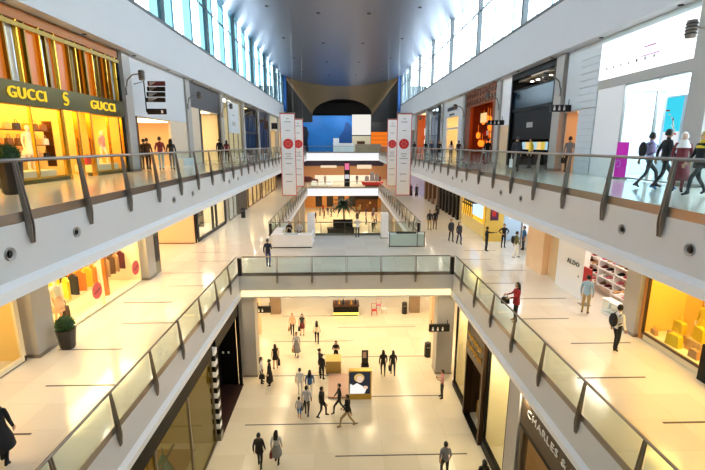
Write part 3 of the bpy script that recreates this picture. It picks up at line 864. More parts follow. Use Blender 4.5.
for i in range(20):
    row = i // 10
    garment(-(u + .7 + .46 * row), 16.6 + (i % 10) * .48, L1 + 1.75 + .55 * row, ['yellow', 'brown', 'orange', 'black', 'tan', 'white', 'orange', 'maroon', 'tan', 'yellow'][(i * 3) % 10], 'from the rails in the brightly lit clothes shop', 'clothes shop garments', R(20 * (i % 4) - 30), .9)
B('clothes_rail', M_STEEL, r, SB(-1, u + .68, u + .72, 16.3, 21.2, L1 + 1.81, L1 + 1.85), SB(-1, u + 1.14, u + 1.18, 16.3, 21.2, L1 + 2.36, L1 + 2.4))
r = thing('mirror_pier', (-10.7, 22.9, L1), 'grey green mirrored pier panel at the peach passage corner', 'pier')
B('pier_core', mat('grey_green_mirror', (150, 152, 130), .15, .6), r, (-11.4, -10.5, 22.5, 23.2, L1, z1))
B('poster_frame', M_DARK, r, (-10.5, -10.46, 22.6, 23.05, L1 + .7, L1 + 2.1))
# peach side passage
r = thing('side_passage', (-13, 26.5, L1), 'peach lit side passage opening off the middle gallery', 'passage')
B('end_wall', M_PEACH, r, (-18.4, -10.9, 30.0, 30.1, L1, z1))
B('far_wall', M_PEACH, r, (-18.45, -18.4, 23.2, 30.0, L1, z1))
B('near_wall', M_PEACH, r, (-18.4, -11.4, 22.55, 22.65, L1, z1))
B('light_panel', panel_lamp((255, 208, 150), 6), r, (-17.5, -11.6, 24, 29, z1 - .06, z1 - .02))
B('baseboard', M_BROWNP, r, (-18.4, -10.9, 29.97, 30.0, L1, L1 + .06))
r = shop('black framed glass shop front at the corner of the peach passage', -1, 30.2, 38.2, L1, z1, 4, M_CREAM, NEUT, 8, u=u)
panes(r, -1, u, [30.5, 34.2, 35.2, 38.0], L1 + .25, z1 - .35, frame=M_BLACK, fw=.35)
# window display of stacked shelves
shelves(r, -1, u + .6, 31, 33.8, [L1 + .8, L1 + 1.5, L1 + 2.2], M_STEEL, .5)
for i in range(15):
    display_bag(-(u + .85), 31.2 + .52 * (i % 5), L1 + .82 + .7 * (i // 5), .28, .26, ['blue', 'red', 'black', 'white', 'grey'][(i * 2 + i // 5) % 5], 'on the steel shelves behind the black framed window', 'black framed shop bags', H)
B('side_return', M_BLACK, r, (-(u + .6), -u, 30.12, 30.2, L1, z1))
r = shop('silver grey shop front between black framed and black shops', -1, 39.3, 42.6, L1, z1, 3, M_PALEG, NEUT, 7, u=u)
panes(r, -1, u, [39.3, 41.0, 42.6], L1 + .1, z1 - .3, frame=M_STEEL, fw=.08)
r = shop('plain black shop front along the middle gallery', -1, 42.8, 46.8, L1, z1, 3, M_DARK, NEUT, .3, u=u)
B('black_panel', mat('dark_brown_panel', (44, 34, 30), .4), r, SB(-1, u - .05, u + .05, 42.8, 46.8, L1, z1))
r = shop('warm lit shop front with white round mark past the black shop', -1, 47.7, 55.0, L1, z1, 2, M_CREAM, WARM, 9, u=u)
panes(r, -1, u, [47.7, 50.2, 52.6, 55.0], L1 + .1, z1 - .3, frame=M_BROWNP, fw=.3)
MB().tube([(-(u - .06), 49.0, L1 + 1.8), (-(u - .08), 49.0, L1 + 1.8)], .4, 18).build('round_mark', M_LETTER_W, r)
r = shop('amber lit far shop front of the middle gallery', -1, 56.2, 68.5, L1, z1, 2, M_CREAM, WARM, 9, u=u)
panes(r, -1, u, [56.2, 59, 61.5, 64, 66.4, 68.5], L1 + .1, z1 - .3, frame=M_BROWNP, fw=.3)

# ---- middle gallery, right
r = shop('golden yellow shop window full of yellow bags beside the grey pier', 1, 5.8, 14.2, L1, z1, 1.5, mat('golden_glow_wall', (250, 214, 110), .5), (255, 212, 110), 17.0, u=u, cover=.9)  # wall colour itself holds some of the yellow light
panes(r, 1, u, [5.8, 8.2, 11.4, 14.1], L1 + .3, z1 - .3, frame=M_BRONZE, fw=.06)
B('window_bench', M_CREAM, r, SB(1, u + .05, u + 1.45, 5.9, 14.1, L1, L1 + .3))
B('display_block', mat('tan_display_block', (206, 170, 110), .6), r, SB(1, u + .5, u + .95, 13.1, 13.6, L1 + .3, L1 + .6), SB(1, u + .5, u + .95, 12.2, 12.8, L1 + .3, L1 + .7), SB(1, u + .5, u + .95, 11.5, 12.0, L1 + .3, L1 + .55))
B('orange_drape', mat('orange_drape', (222, 150, 70), .6), r, SB(1, u + 1.42, u + 1.48, 12.6, 13.4, L1 + .3, z1 - .3))
B('dark_end_pier', M_BLK, r, SB(1, u - .2, u + .2, 10.7, 11.4, L1, L1 + 1.15))
B('orange_edge', mat('orange_edge', (214, 150, 80), .4), r, SB(1, u - .05, u + .1, 14.12, 14.25, L1, z1))
for i, (yy, c, w, h, zz) in enumerate([(13.85, 'tan', .3, .2, .3), (13.35, 'yellow', .45, .4, .6), (12.95, 'yellow', .5, .42, .3), (12.5, 'yellow', .5, .45, .7), (12.1, 'tan', .35, .3, .3), (11.75, 'brown', .4, .3, .55), (10.2, 'yellow', .5, .45, .3)]):
    display_bag(u + (.25 if zz == .3 else .72), yy, L1 + zz, w, h, c, 'in the golden yellow shop window', 'bags in the golden window', R(80 + 10 * (i % 3)))
# shoe shop
r = shop('open fronted shoe shop with pink shelves beside the white lettered wall', 1, 15.1, 20.3, L1, z1, 1.6, mat('pink_ivory_wall', (248, 222, 206), .5), NEUT, 15.0, u=u)
shelves(r, 1, u + 1.2, 16.6, 20.2, [L1 + .5, L1 + .9, L1 + 1.3, L1 + 1.7, L1 + 2.1, L1 + 2.5], M_WLAC, .35)
for y in (17.8, 19.0):
    B('shelf_divider', M_WLAC, r, SB(1, u + 1.2, u + 1.55, y - .03, y + .03, L1 + .4, L1 + 3.5))
scs = ['red', 'pink', 'brown', 'black', 'white', 'tan', 'maroon']
for j in range(6):
    for i in range(9):
        display_shoe(u + 1.38, 16.8 + .4 * i, L1 + .52 + .4 * j, scs[(i * 3 + j * 2 + i // 4) % 7], 'on the white wall shelves of the shoe shop', 'shoes on the wall shelves', H)
tb = thing('display_table', (u + .85, 16.3, L1), 'white display table of shoes inside the shoe shop', 'table')
B('table_top', M_WLAC, tb, (u + .55, u + 1.15, 15.7, 17.0, L1 + .72, L1 + .78))
for ax, ay in ((.6, 15.75), (1.1, 15.75), (.6, 16.95), (1.1, 16.95)):
    B('leg', M_WLAC, tb, (u + ax - .03, u + ax + .03, ay - .03, ay + .03, L1, L1 + .72))
for i in range(8):
    display_shoe(u + .7 + .3 * (i % 2), 15.85 + .32 * (i // 2), L1 + .78, ['red', 'pink', 'white', 'tan'][i // 2 % 4], 'on the white display table in the shoe shop', 'shoes on the display table', H)
gk = thing('glass_counter', (u + .7, 15.2, L1), 'low green glass fronted counter at the shoe shop opening', 'counter')
B('counter_glass', M_RAILGLASS, gk, (u + .1, u + .45, 15.2, 16.7, L1 + .1, L1 + .6))
B('counter_base', M_WLAC, gk, (u + .1, u + .45, 15.2, 16.7, L1, L1 + .1))
B('counter_top', M_WLAC, gk, (u + .08, u + .47, 15.18, 16.72, L1 + .6, L1 + .64))
st = thing('sale_stand', (10.6, 17.6, L1), 'red poster stand at the corner of the shoe shop', 'sign')
B('poster', cm('red'), st, (10.58, 10.62, 17.2, 17.8, L1 + .9, L1 + 1.7))
MB().tube([(10.6, 17.5, L1 + .03), (10.6, 17.5, L1 + .9)], .025, 6).build('stand_pole', M_STEEL, st)
B('stand_foot', M_STEEL, st, (10.4, 10.8, 17.3, 17.7, L1, L1 + .03))
w = thing('lettered_wall', (u, 19.2, L1), 'smooth white wall with small dark shop lettering', 'wall')
B('wall_panel', M_WLAC, w, SB(1, u - .1, u + .15, 18.0, 20.35, L1, z1))
lettering('lettering', 'ALDO', .32, (u - .12, 19.4, L1 + 1.47), 'right', M_LETTER_K, w, .01, width=1.05)
B('door_lock', M_STEEL, w, SB(1, u - .12, u - .1, 18.3, 18.38, L1 + 1.0, L1 + 1.1))
w = thing('peach_wall_block', (u, 22, L1), 'peach coloured wall block beside the white lettered wall', 'wall')
B('wall_panel', M_PEACH, w, SB(1, u + .25, u + .5, 20.35, 21.9, L1, z1))
B('wall_panel', M_PEACH, w, SB(1, u - .1, u + .5, 21.9, 23.9, L1, z1))
B('glass_leaf', M_SHOPGLASS, w, SB(1, u - .05, u - .02, 20.4, 21.2, L1 + .05, L1 + 3.2))
# white service hall with counters
r = thing('service_hall', (13.5, 26.5, L1), 'bright white service hall recess off the middle gallery', 'passage')
B('back_wall', M_WLAC, r, (17.5, 17.6, 23.9, 30.2, L1, z1))
B('far_wall', M_WLAC, r, (11.6, 17.5, 30.15, 30.25, L1, z1))
B('near_wall', M_PEACH, r, (11.3, 17.5, 23.85, 23.95, L1, z1))
B('light_panel', panel_lamp(COOL, 5), r, (11.5, 16.5, 24.6, 29.4, z1 - .06, z1 - .02))
B('blue_panel', mat('pale_blue_panel', (190, 214, 238), .5), r, (11.7, 13.0, 30.05, 30.15, L1 + .1, L1 + 3.2))
B('notice', M_WLAC, r, (12.0, 12.6, 30.0, 30.05, L1 + 1.7, L1 + 2.7))
w = thing('yellow_wall_block', (u, 30.2, L1), 'mustard yellow wall block with a dark framed poster', 'wall')
B('wall_panel', mat('mustard_wall', (226, 186, 84), .5), w, (10.3, 11.6, 30.0, 30.3, L1, z1))
p = B('poster', mat('plum_poster', (84, 40, 70), .4), w, (10.62, 11.2, 29.95, 30.0, L1 + 1.6, L1 + 2.6))
B('poster_picture', cm('red'), p, (10.72, 11.0, 29.94, 29.95, L1 + 1.9, L1 + 2.3))
k = thing('roofed_kiosk', (13.3, 27.3, L1), 'small white kiosk with dark flat canopy in the service hall', 'kiosk')
B('canopy', mat('maroon_canopy', (62, 30, 34), .5), k, (11.9, 14.6, 26.3, 28.4, L1 + 2.35, L1 + 2.5))
B('counter', M_WLAC, k, (12.5, 14.4, 26.5, 28.2, L1, L1 + 1.0))
for x, y in ((12.2, 26.5), (14.4, 26.5), (12.2, 28.2), (14.4, 28.2)):
    B('post', M_STEEL, k, (x - .04, x + .04, y - .04, y + .04, L1, L1 + 2.35))
B('screen', mat('blue_screen', (90, 150, 200), .3), k, (12.6, 13.3, 26.6, 26.65, L1 + 1.0, L1 + 1.5))
# yellow shop with black canopy, black and gold fronts
r = shop('bright yellow shop front with black canopy and hanging rails', 1, 30.9, 38.3, L1, z1, 3, mat('lemon_wall', (252, 226, 120), .5), (255, 220, 110), 8.0, u=u)
B('low_panel', mat('pale_gold_panel', (244, 214, 130), .3), r, SB(1, u - .1, u, 30.9, 37.5, L1, L1 + 1.0))
B('canopy', M_BLK, r, SB(1, u - 1.0, u + .1, 31.6, 33.8, L1 + 2.6, L1 + 2.75))
B('lit_sign', emis('blue_white_sign', (200, 226, 255), 1.4), r, SB(1, u - .2, u - .12, 31.8, 34.2, L1 + 1.4, L1 + 2.5))
B('orange_jamb', cm('orange'), r, SB(1, u - .1, u + .05, 30.5, 31.2, L1, z1))
for i in range(5):
    B('dark_bar', M_BLK, r, SB(1, u - .08, u - .04, 34.6 + .6 * i, 34.75 + .6 * i, L1 + 1.0, z1))
B('dark_bar', M_BLK, r, SB(1, u - .08, u - .04, 34.4, 37.6, L1 + 1.9, L1 + 2.05), SB(1, u - .08, u - .04, 34.4, 37.6, L1 + 2.9, L1 + 3.05))
r = shop('black and gold ornate shop front with arched ironwork', 1, 39.2, 46.8, L1, z1, 3, M_CREAM, GOLDL, 3.5, u=u)
for i in range(6):
    y = 39.4 + 1.42 * i
    B('black_pier', M_BLK, r, SB(1, u - .12, u + .1, y - .28, y + .28, L1, z1))
    if i < 5:
        MB().tube([(u - .02, y + .71 + .42 * math.cos(a), L1 + 2.4 + .42 * math.sin(a)) for a in [R(30 * j) for j in range(13)]], .05, 6).build('iron_ring', M_BLK, r)
        MB().tube([(u - .02, y + .71, L1 + .3), (u - .02, y + .71, L1 + 2.0)], .04, 6).build('iron_bar', M_BLK, r)
r = shop('brown shop front with tall dark openings', 1, 47.7, 55.1, L1, z1, 3, M_BRONZE, WARM, 2.0, u=u)
for y in (47.9, 50.3, 52.7, 54.9):
    B('pier', mat('brown_pier', (120, 84, 56), .4), r, SB(1, u - .1, u + .1, y - .35, y + .35, L1, z1))
r = shop('lilac lit far shop front of the middle gallery', 1, 56.2, 68.5, L1, z1, 2, mat('lilac_wall', (186, 182, 226), .5), (210, 205, 255), 3.0, u=u)
B('lilac_panel', MATS['lilac_wall'], r, SB(1, u + .2, u + .3, 57, 68, L1, z1 - .2))

# ---- ground floor, left
u = 6.02
z1 = L1 - 1.26
M_GLASSF = glass('tinted_shop_glass', (214, 214, 190))
r = shop('olive lit glass shop under a black header beside the striped post', -1, 5.7, 16.95, 0, z1, 5, mat('olive_wall', (196, 178, 110), .6), (255, 226, 150), 3, u=u)
B('header', M_BLK, r, SB(-1, u - .1, u + .15, 5.7, 16.95, z1 - .75, z1))
panes(r, -1, u, [5.7, 8.5, 11.3, 14.1, 16.9], .1, z1 - .8, m=M_GLASSF, frame=M_STEEL, fw=.07)
B('rug', mat('mustard_rug', (176, 144, 60), .8), r, SB(-1, u + .8, u + 2.6, 10.5, 16.5, .001, .015))
ds = thing('window_display', (-7.4, 14.6, 0), 'teal fabric window display on the mustard rug', 'display')
MB().lathe([(.5, .0), (.45, .25), (.25, .8), (.1, 1.2), (.02, 1.3)], (-7.4, 14.6, .015), 12).build('fabric_cone', mat('teal_fabric', (90, 130, 130), .8), ds)
MB().tube([(-7.4, 14.6, 1.2), (-7.4, 14.6, 1.6)], .03, 6).build('stand_rod', M_STEEL, ds)
B('display_rail', M_STEEL, r, SB(-1, u + .6, u + .66, 8, 14, 2.2, 2.26))
p = thing('striped_post', (-5.95, 17.2, 0), 'black and white banded post at the shop entrance corner', 'post')
for i in range(16):
    z0 = .35 + i * .26
    B('band', M_WLAC if i % 2 else M_BLK, p, (-6.1, -5.85, 17.02, 17.36, z0, z0 + .26))
B('base', M_STEEL, p, (-6.12, -5.83, 17.0, 17.38, 0, .35))
r = shop('black recessed shop entrance with dark brown floor beside the bridge column', -1, 17.45, 21.7, 0, z1, 3.2, M_BLK, NEUT, .15, u=u)
B('header', M_BLK, r, SB(-1, u - .1, u + .15, 17.45, 21.5, z1 - .75, z1))
B('dark_floor', mat('dark_brown_floor', (62, 38, 32), .4), r, SB(-1, 5.85, u + 3.1, 17.45, 21.7, .0, .012))
B('black_door_panel', M_BLK, r, SB(-1, u + 1.0, u + 1.1, 17.5, 21.7, 0, z1 - .7))
B('end_panel', M_BLK, r, (-u - .05, -5.9, 21.55, 21.7, 0, z1))
for i in range(3):
    B('small_mark', M_LETTER_W, r, (-7.2 + .3 * i, -7.1 + .3 * i, 21.5, 21.52, 2.0, 2.12))

# ---- ground floor, right
r = shop('brown fronted shop with white capital lettering on its header', 1, 5.6, 12.85, 0, z1, 2, mat('sand_wall', (196, 160, 110), .6), WARM, 4.0, u=u)
M_HDR = mat('brown_header', (84, 68, 50), .45, .2, noise=.05)
B('header', M_HDR, r, SB(1, u - .06, u + .15, 5.6, 12.85, 3.75, z1))
B('jamb', M_HDR, r, SB(1, u - .06, u + .15, 12.6, 12.85, 0, 3.75))
B('header_line', M_BLK, r, SB(1, u - .08, u - .06, 5.6, 12.85, 3.68, 3.78))
lettering('lettering', 'CHARLES & KEITH', .36, (u - .08, 12.38, 4.4), 'right', M_LETTER_W, r, .012, width=3.95)
panes(r, 1, u, [5.7, 8.0, 10.4, 12.6], .1, 3.65, frame=M_HDR, fw=.1)
B('orange_display_wall', mat('orange_brown_wall', (190, 120, 62), .5), r, SB(1, u + .9, u + 1.0, 9.4, 11.6, 0, 3.0))
B('yellow_block', cm('yellow'), r, SB(1, u + .3, u + .7, 11.9, 12.3, .0, .9))
r = shop('cream lit shop window with dark base between column and bronze shop', 1, 13.95, 16.35, 0, z1, 2, mat('pale_cream_wall', (252, 240, 206), .5), (255, 232, 180), 11, u=u)
panes(r, 1, u, [14.0, 16.3], .5, z1 - .1, frame=M_BLK, fw=.09)
B('base', M_BLK, r, SB(1, u - .08, u + .1, 13.95, 16.35, 0, .45))
B('inner_block', M_STONE, r, SB(1, u + .3, u + .7, 14.3, 14.7, .45, 1.2))
r = shop('dark bronze shop entrance with gold script lettering above', 1, 16.4, 18.85, 0, z1, 3, M_BRONZE, WARM, 1.0, u=u)
B('header', mat('dark_bronze_header', (70, 50, 34), .35, .5), r, SB(1, u - .2, u + .15, 16.4, 18.85, 3.4, z1))
B('jamb', MATS['dark_bronze_header'], r, SB(1, u - .2, u + .15, 16.4, 16.6, 0, 3.4), SB(1, u - .2, u + .15, 18.7, 18.85, 0, 3.4))
mb = MB()
for row, zz in ((0, 4.45), (1, 3.95)):
    pts = [(u - .22, 18.6 - .045 * i, zz + .13 * math.sin(i * 1.25 + row) + .05 * math.sin(i * .5)) for i in range(44)]
    mb.tube(pts, .028, 5)
mb.build('script_lettering', mat('lit_brass', (236, 190, 90), .3, .6), r)
B('inner_plinth', mat('brass_plinth', (190, 150, 80), .4, .4), r, SB(1, u + .4, u + 1.4, 16.8, 18.5, 0, .9))
B('threshold', M_BLK, r, SB(1, u - .2, u + .1, 16.4, 18.85, 0, .05))
r = shop('bright cream shop window beside the bridge column', 1, 18.9, 21.3, 0, z1, 2, MATS['pale_cream_wall'], (255, 226, 170), 11, u=u)
panes(r, 1, u, [18.95, 21.2], .35, z1 - .1, frame=M_BLK, fw=.1)
B('base', M_BLK, r, SB(1, u - .08, u + .1, 18.9, 21.3, 0, .3))
B('red_shelf', cm('orange'), r, SB(1, u + .6, u + .9, 19.4, 21.1, 2.4, 2.5))
for i in range(3):
    display_bag(u + .75, 19.7 + .5 * i, 2.5, .3, .28, ('white', 'pink', 'tan')[i], 'on the orange shelf of the cream window', 'cream window bags', H)

# ---------------------------------------------------------------- ground floor beyond the columns
for s in (-1, 1):
    r = thing('storefront', (s * 9.5, 33, 0), 'peach lit ground floor shops behind the bridge columns on the %s side' % ('black recessed shop' if s < 0 else 'brown lettered shop'), 'storefront')
    B('side_wall', M_PEACH, r, SB(s, 10.8, 11.0, 22, FAR0, 0, L1 - 1.24))
    B('pilaster', M_PEACH, r, SB(s, 6.1, 6.8, 28.0, 28.6, 0, L1 - 1.24))
    B('pilaster', mat('taupe_stone', (150, 128, 104), .5, noise=.05), r, SB(s, 5.2, 6.0, 31.7, 32.3, 0, L1 - 1.24))
    B('near_wall', M_STONE, r, SB(s, 6.5, 11, 21.8, 22.0, 0, L1 - 1.24))
    for k in range(5):
        y0 = 34 + 6.5 * k
        B('shop_opening', emis('warm_shop_glow', (255, 190, 110), .9), r, SB(s, 10.78, 10.8, y0, y0 + 4.6, .3, 3.6))
        B('shop_header', M_BROWNP if k % 2 else M_DARK, r, SB(s, 10.72, 10.79, y0 - .2, y0 + 4.8, 3.6, 4.3))
direction_sign('black hanging direction sign under the bridge by the peach pilaster', -5.35, 25.8, 2.62, .95, 2, .42)
direction_sign('black hanging direction sign under the bridge by the cream window', 5.2, 21.9, 3.0, 1.15, 3, .42)
def bin_(label, x, y, z):
    t = thing('litter_bin', (x, y, z), label, 'bin')
    MB().lathe([(.2, 0), (.21, .05), (.21, .8), (.19, .84)], (x, y, z), 16).build('bin_body', M_BLACK, t, True)
    MB().lathe([(.19, .84), (.21, .86), (.21, .92), (.12, .98), (.1, .98)], (x, y, z), 16).build('bin_lid', M_DARK, t, True)
    B('bin_slot', M_STEEL, t, (x - .1, x + .1, y - .215, y - .2, z + .66, z + .74))
bin_('black litter bin beside the column under the bridge', 5.2, 24.6, 0)
bin_('black litter bin in front of the beige pilaster behind the bridge', 4.75, 31.6, 0)
bin_('black litter bin by the silver grey shop of the middle gallery', -9.9, 41.0, L1)
bin_('small black litter bin near the ornate black and gold shop', 9.6, 42.5, L1)
# kiosk counter at the back
k = thing('sales_kiosk', (0.05, 31.6, 0), 'dark sales kiosk with a glowing yellow base band', 'kiosk')
B('kiosk_body', M_BLK, k, (-.95, 1.05, 31.2, 32.4, .2, .8))
B('glow_band', emis('yellow_band', (255, 216, 90), 2.5), k, (-.97, 1.07, 31.17, 31.2, .12, .3))
B('kiosk_base', M_DARK, k, (-.9, 1.0, 31.25, 32.4, 0, .12))
B('kiosk_top', M_BROWNP, k, (-1.0, 1.1, 31.15, 32.45, .8, .86))
for i in range(6):
    x = -.8 + .32 * i
    o = MB().lathe([(.07, 0), (.08, .1), (.05, .2), (.03, .3 + .05 * (i % 3)), (.03, .38 + .05 * (i % 3))], (x, 31.5 + .1 * (i % 2), .86), 10).build('bottle', (cm('brown'), cm('gold'), cm('black'))[i % 3])
    tag(o, '%s bottle standing on the dark sales kiosk' % ('brown', 'gold', 'black')[i % 3], 'bottle', 'bottles on the dark kiosk')
# wire chairs
def wire_chair(x, y, c, label):
    t = thing('wire_chair', (x, y, 0), label, 'chair', 'wire chairs behind the bridge')
    m = cm(c)
    B('seat', m, t, (x - .2, x + .2, y - .2, y + .2, .43, .46))
    MB().tube([(x - .2, y + .2, .46), (x - .2, y + .26, .9), (x + .2, y + .26, .9), (x + .2, y + .2, .46)], .015, 6).build('backrest', m, t)
    for sx in (-1, 1):
        for sy in (-1, 1):
            MB().tube([(x + sx * .18, y + sy * .18, .44), (x + sx * .22, y + sy * .22, 0)], .013, 6).build('leg', m, t)
wire_chair(2.3, 31.3, 'red', 'red wire chair beside the dark sales kiosk, nearer the kiosk')
wire_chair(3.1, 31.6, 'white', 'white wire chair beside the dark sales kiosk')
wire_chair(2.75, 32.4, 'pink', 'pink wire chair standing behind the red and white chairs')
# promotion stand: box counter, pink platform, light box
b = thing('box_counter', (-.8, 22.9, 0), 'low mustard box counter on the ground floor', 'counter')
B('counter_body', mat('mustard_box', (196, 164, 84), .5), b, (-1.25, -.35, 22.6, 23.4, .06, .8))
B('counter_top', mat('mustard_top', (210, 182, 104), .5), b, (-1.28, -.32, 22.57, 23.43, .8, .84))
B('counter_plinth', M_BROWNP, b, (-1.2, -.4, 22.65, 23.35, 0, .06))
b = thing('display_platform', (-.5, 21.3, 0), 'dusty pink low platform beside the light box', 'platform')
B('deck', mat('dusty_pink_deck', (206, 170, 150), .5), b, (-1.05, .05, 20.15, 22.5, .04, .12))
B('skirt', mat('mustard_box', (196, 164, 84), .5), b, (-1.02, .02, 20.18, 22.47, 0, .04))
b = thing('light_box', (.65, 20.1, 0), 'gold framed light box poster of a fair haired woman', 'sign')
B('frame', mat('gold_frame', (206, 168, 70), .35, .5), b, (.07, 1.28, 20.05, 20.35, 0, 1.66))
p = B('poster', emis('poster_dark', (52, 54, 60), .9), b, (.1, 1.2, 20.03, 20.05, .35, 1.6))
def disc(name, cx, cz, rx, rz, y, m, par, n=18):
    MB().prism([(cx + rx * math.cos(2 * math.pi * i / n), cz + rz * math.sin(2 * math.pi * i / n)) for i in range(n)], lambda a, c, t: (a, t, c), y, y + .004).build(name, m, par)
E_W, E_SK, E_HR = emis('poster_white', (255, 252, 245), 1.0), emis('poster_skin', (240, 206, 176), 1.0), emis('poster_hair', (222, 184, 110), 1.0)
disc('poster_hair', .62, 1.28, .27, .25, 20.026, E_HR, p)
disc('poster_face', .66, 1.2, .17, .2, 20.022, E_SK, p)
MB().prism([(.12, .36), (.9, .36), (1.0, .62), (.8, .8), (.5, .98), (.3, .85), (.14, .95)], lambda a, c, t: (a, t, c), 20.018, 20.022).build('poster_dress', E_W, p)
disc('poster_hand', .95, .72, .13, .1, 20.016, E_SK, p)
b = thing('poster_stand', (1.12, 23.5, 0), 'small black poster stand behind the light box', 'sign')
B('panel', M_BLACK, b, (.92, 1.32, 23.48, 23.52, .1, 1.05))
B('picture', emis('small_picture', (200, 150, 110), .6), b, (.98, 1.2, 23.47, 23.48, .55, .95))
B('foot', M_BLACK, b, (.88, 1.36, 23.35, 23.65, 0, .1))

# ---------------------------------------------------------------- bridge counters
k = thing('white_counter', (-3.7, 29.2, L1), 'long white service counter on the foot bridge with two clerks', 'counter')
B('front', M_WLAC, k, (-5.1, -2.3, 28.4, 28.5, L1 + .08, L1 + .88))
B('side', M_WLAC, k, (-5.1, -5.0, 28.5, 31.2, L1 + .08, L1 + .88), (-2.4, -2.3, 28.5, 30.6, L1 + .08, L1 + .88))
B('counter_top', M_WLAC, k, (-5.15, -2.25, 28.35, 29.15, L1 + .88, L1 + .93), (-5.15, -4.5, 29.15, 31.2, L1 + .88, L1 + .93))
B('plinth', M_BLK, k, (-5.05, -2.35, 28.45, 29.0, L1, L1 + .08))
B('glass_inset', mat('pale_green_glass_top', (196, 214, 210), .1), k, (-4.3, -3.3, 28.5, 29.0, L1 + .93, L1 + .935))
t = thing('white_totem', (-2.55, 31.6, L1), 'tall white totem box beside the counter with the clerks', 'totem')
B('totem_body', M_WLAC, t, (-2.85, -2.3, 31.3, 31.8, L1 + .06, L1 + 1.95)); B('totem_base', M_STEEL, t, (-2.88, -2.27, 31.27, 31.83, L1, L1 + .06))
t = thing('white_totem', (3.05, 31.6, L1), 'tall white totem box beside the glass sided counter', 'totem')
B('totem_body', M_WLAC, t, (2.75, 3.3, 31.3, 31.8, L1 + .06, L1 + 1.95)); B('totem_base', M_STEEL, t, (2.72, 3.33, 31.27, 31.83, L1, L1 + .06))
k = thing('glass_sided_counter', (4.3, 29, L1), 'white counter with glass screens on the foot bridge', 'counter')
B('body', M_WLAC, k, (3.1, 5.5, 28.6, 29.4, L1 + .06, L1 + .85)); B('plinth', M_BLK, k, (3.15, 5.45, 28.65, 29.4, L1, L1 + .06))
B('counter_top', M_WLAC, k, (3.05, 5.55, 28.55, 29.45, L1 + .85, L1 + .9))
B('glass_screen', M_RAILGLASS, k, (3.1, 5.5, 28.5, 28.52, L1 + .1, L1 + 1.05))
B('screen_frame', M_DARK, k, (3.05, 3.1, 28.48, 28.54, L1, L1 + 1.08), (5.0, 5.05, 28.48, 28.54, L1, L1 + 1.08), (5.5, 5.55, 28.48, 28.54, L1, L1 + 1.08), (3.05, 5.55, 28.48, 28.54, L1 + 1.05, L1 + 1.09))
B('dark_tray', M_BLK, k, (3.6, 5.0, 28.8, 29.3, L1 + .9, L1 + .96))

# ---------------------------------------------------------------- banners hanging in the far atrium
M_BANNER = mat('white_banner_cloth', (240, 238, 238), .7)
M_RED = mat('banner_red', (206, 44, 44), .6)
def banner(x, y, label, w=.62):
    t = thing('hanging_banner', (x, y, 9.02), label, 'banner', 'pairs of hanging banners')
    z0, z1 = 9.02, 15.8
    c = B('cloth', M_BANNER, t, (x - w, x + w, y - .015, y + .015, z0, z1))
    for b in ((x - w, x - w + .05, y - .02, y + .02, z0, z1), (x + w - .05, x + w, y - .02, y + .02, z0, z1), (x - w + .05, x + w - .05, y - .02, y + .02, z0, z0 + .06), (x - w + .05, x + w - .05, y - .02, y + .02, z1 - .06, z1)):
        B('red_border', M_RED, c, b)
    mb = MB(); n = 28
    mb.prism([(x + .42 * math.cos(2 * math.pi * i / n), 13.35 + .42 * math.sin(2 * math.pi * i / n)) for i in range(n)], lambda a, q, tt: (a, tt, q), y - .03, y - .016)
    d = mb.build('red_disc', M_RED, c)
    for i in range(6):
        a = 2 * math.pi * i / 6
        MB().tube([(x + .12 * math.cos(a), y - .032, 13.35 + .12 * math.sin(a)), (x + .26 * math.cos(a), y - .032, 13.35 + .26 * math.sin(a))], .02, 5).build('disc_mark', mat('pale_red_mark', (236, 150, 146), .6), d)
    for zz, ww in ((15.35, .1), (15.1, .26), (12.5, .26), (12.1, .34), (11.7, .22), (10.8, .3), (10.2, .26), (14.4, .18), (12.3, .18)):
        B('print_line', mat('banner_grey_print', (170, 166, 168), .6), c, (x - ww, x + ww, y - .019, y - .015, zz, zz + .07))
    B('top_bar', M_STEEL, t, (x - w - .04, x + w + .04, y - .03, y + .03, z1, z1 + .07))
    for dx in (-.5, .5):
        MB().tube([(x + dx, y, z1 + .07), (x + dx, y, roof_z(x + dx))], .005, 5).build('wire', M_STEEL, t)
banner(-4.68, 36, 'white banner with red disc, over the gallery railing on the topiary side')
banner(5.02, 36, 'white banner with red disc, over the gallery railing on the shoe shop side')
banner(-4.62, 44, 'white banner with red disc, behind another on the gold boutique side', .52)
banner(4.99, 44, 'white banner with red disc, behind another on the copper shop side', .52)

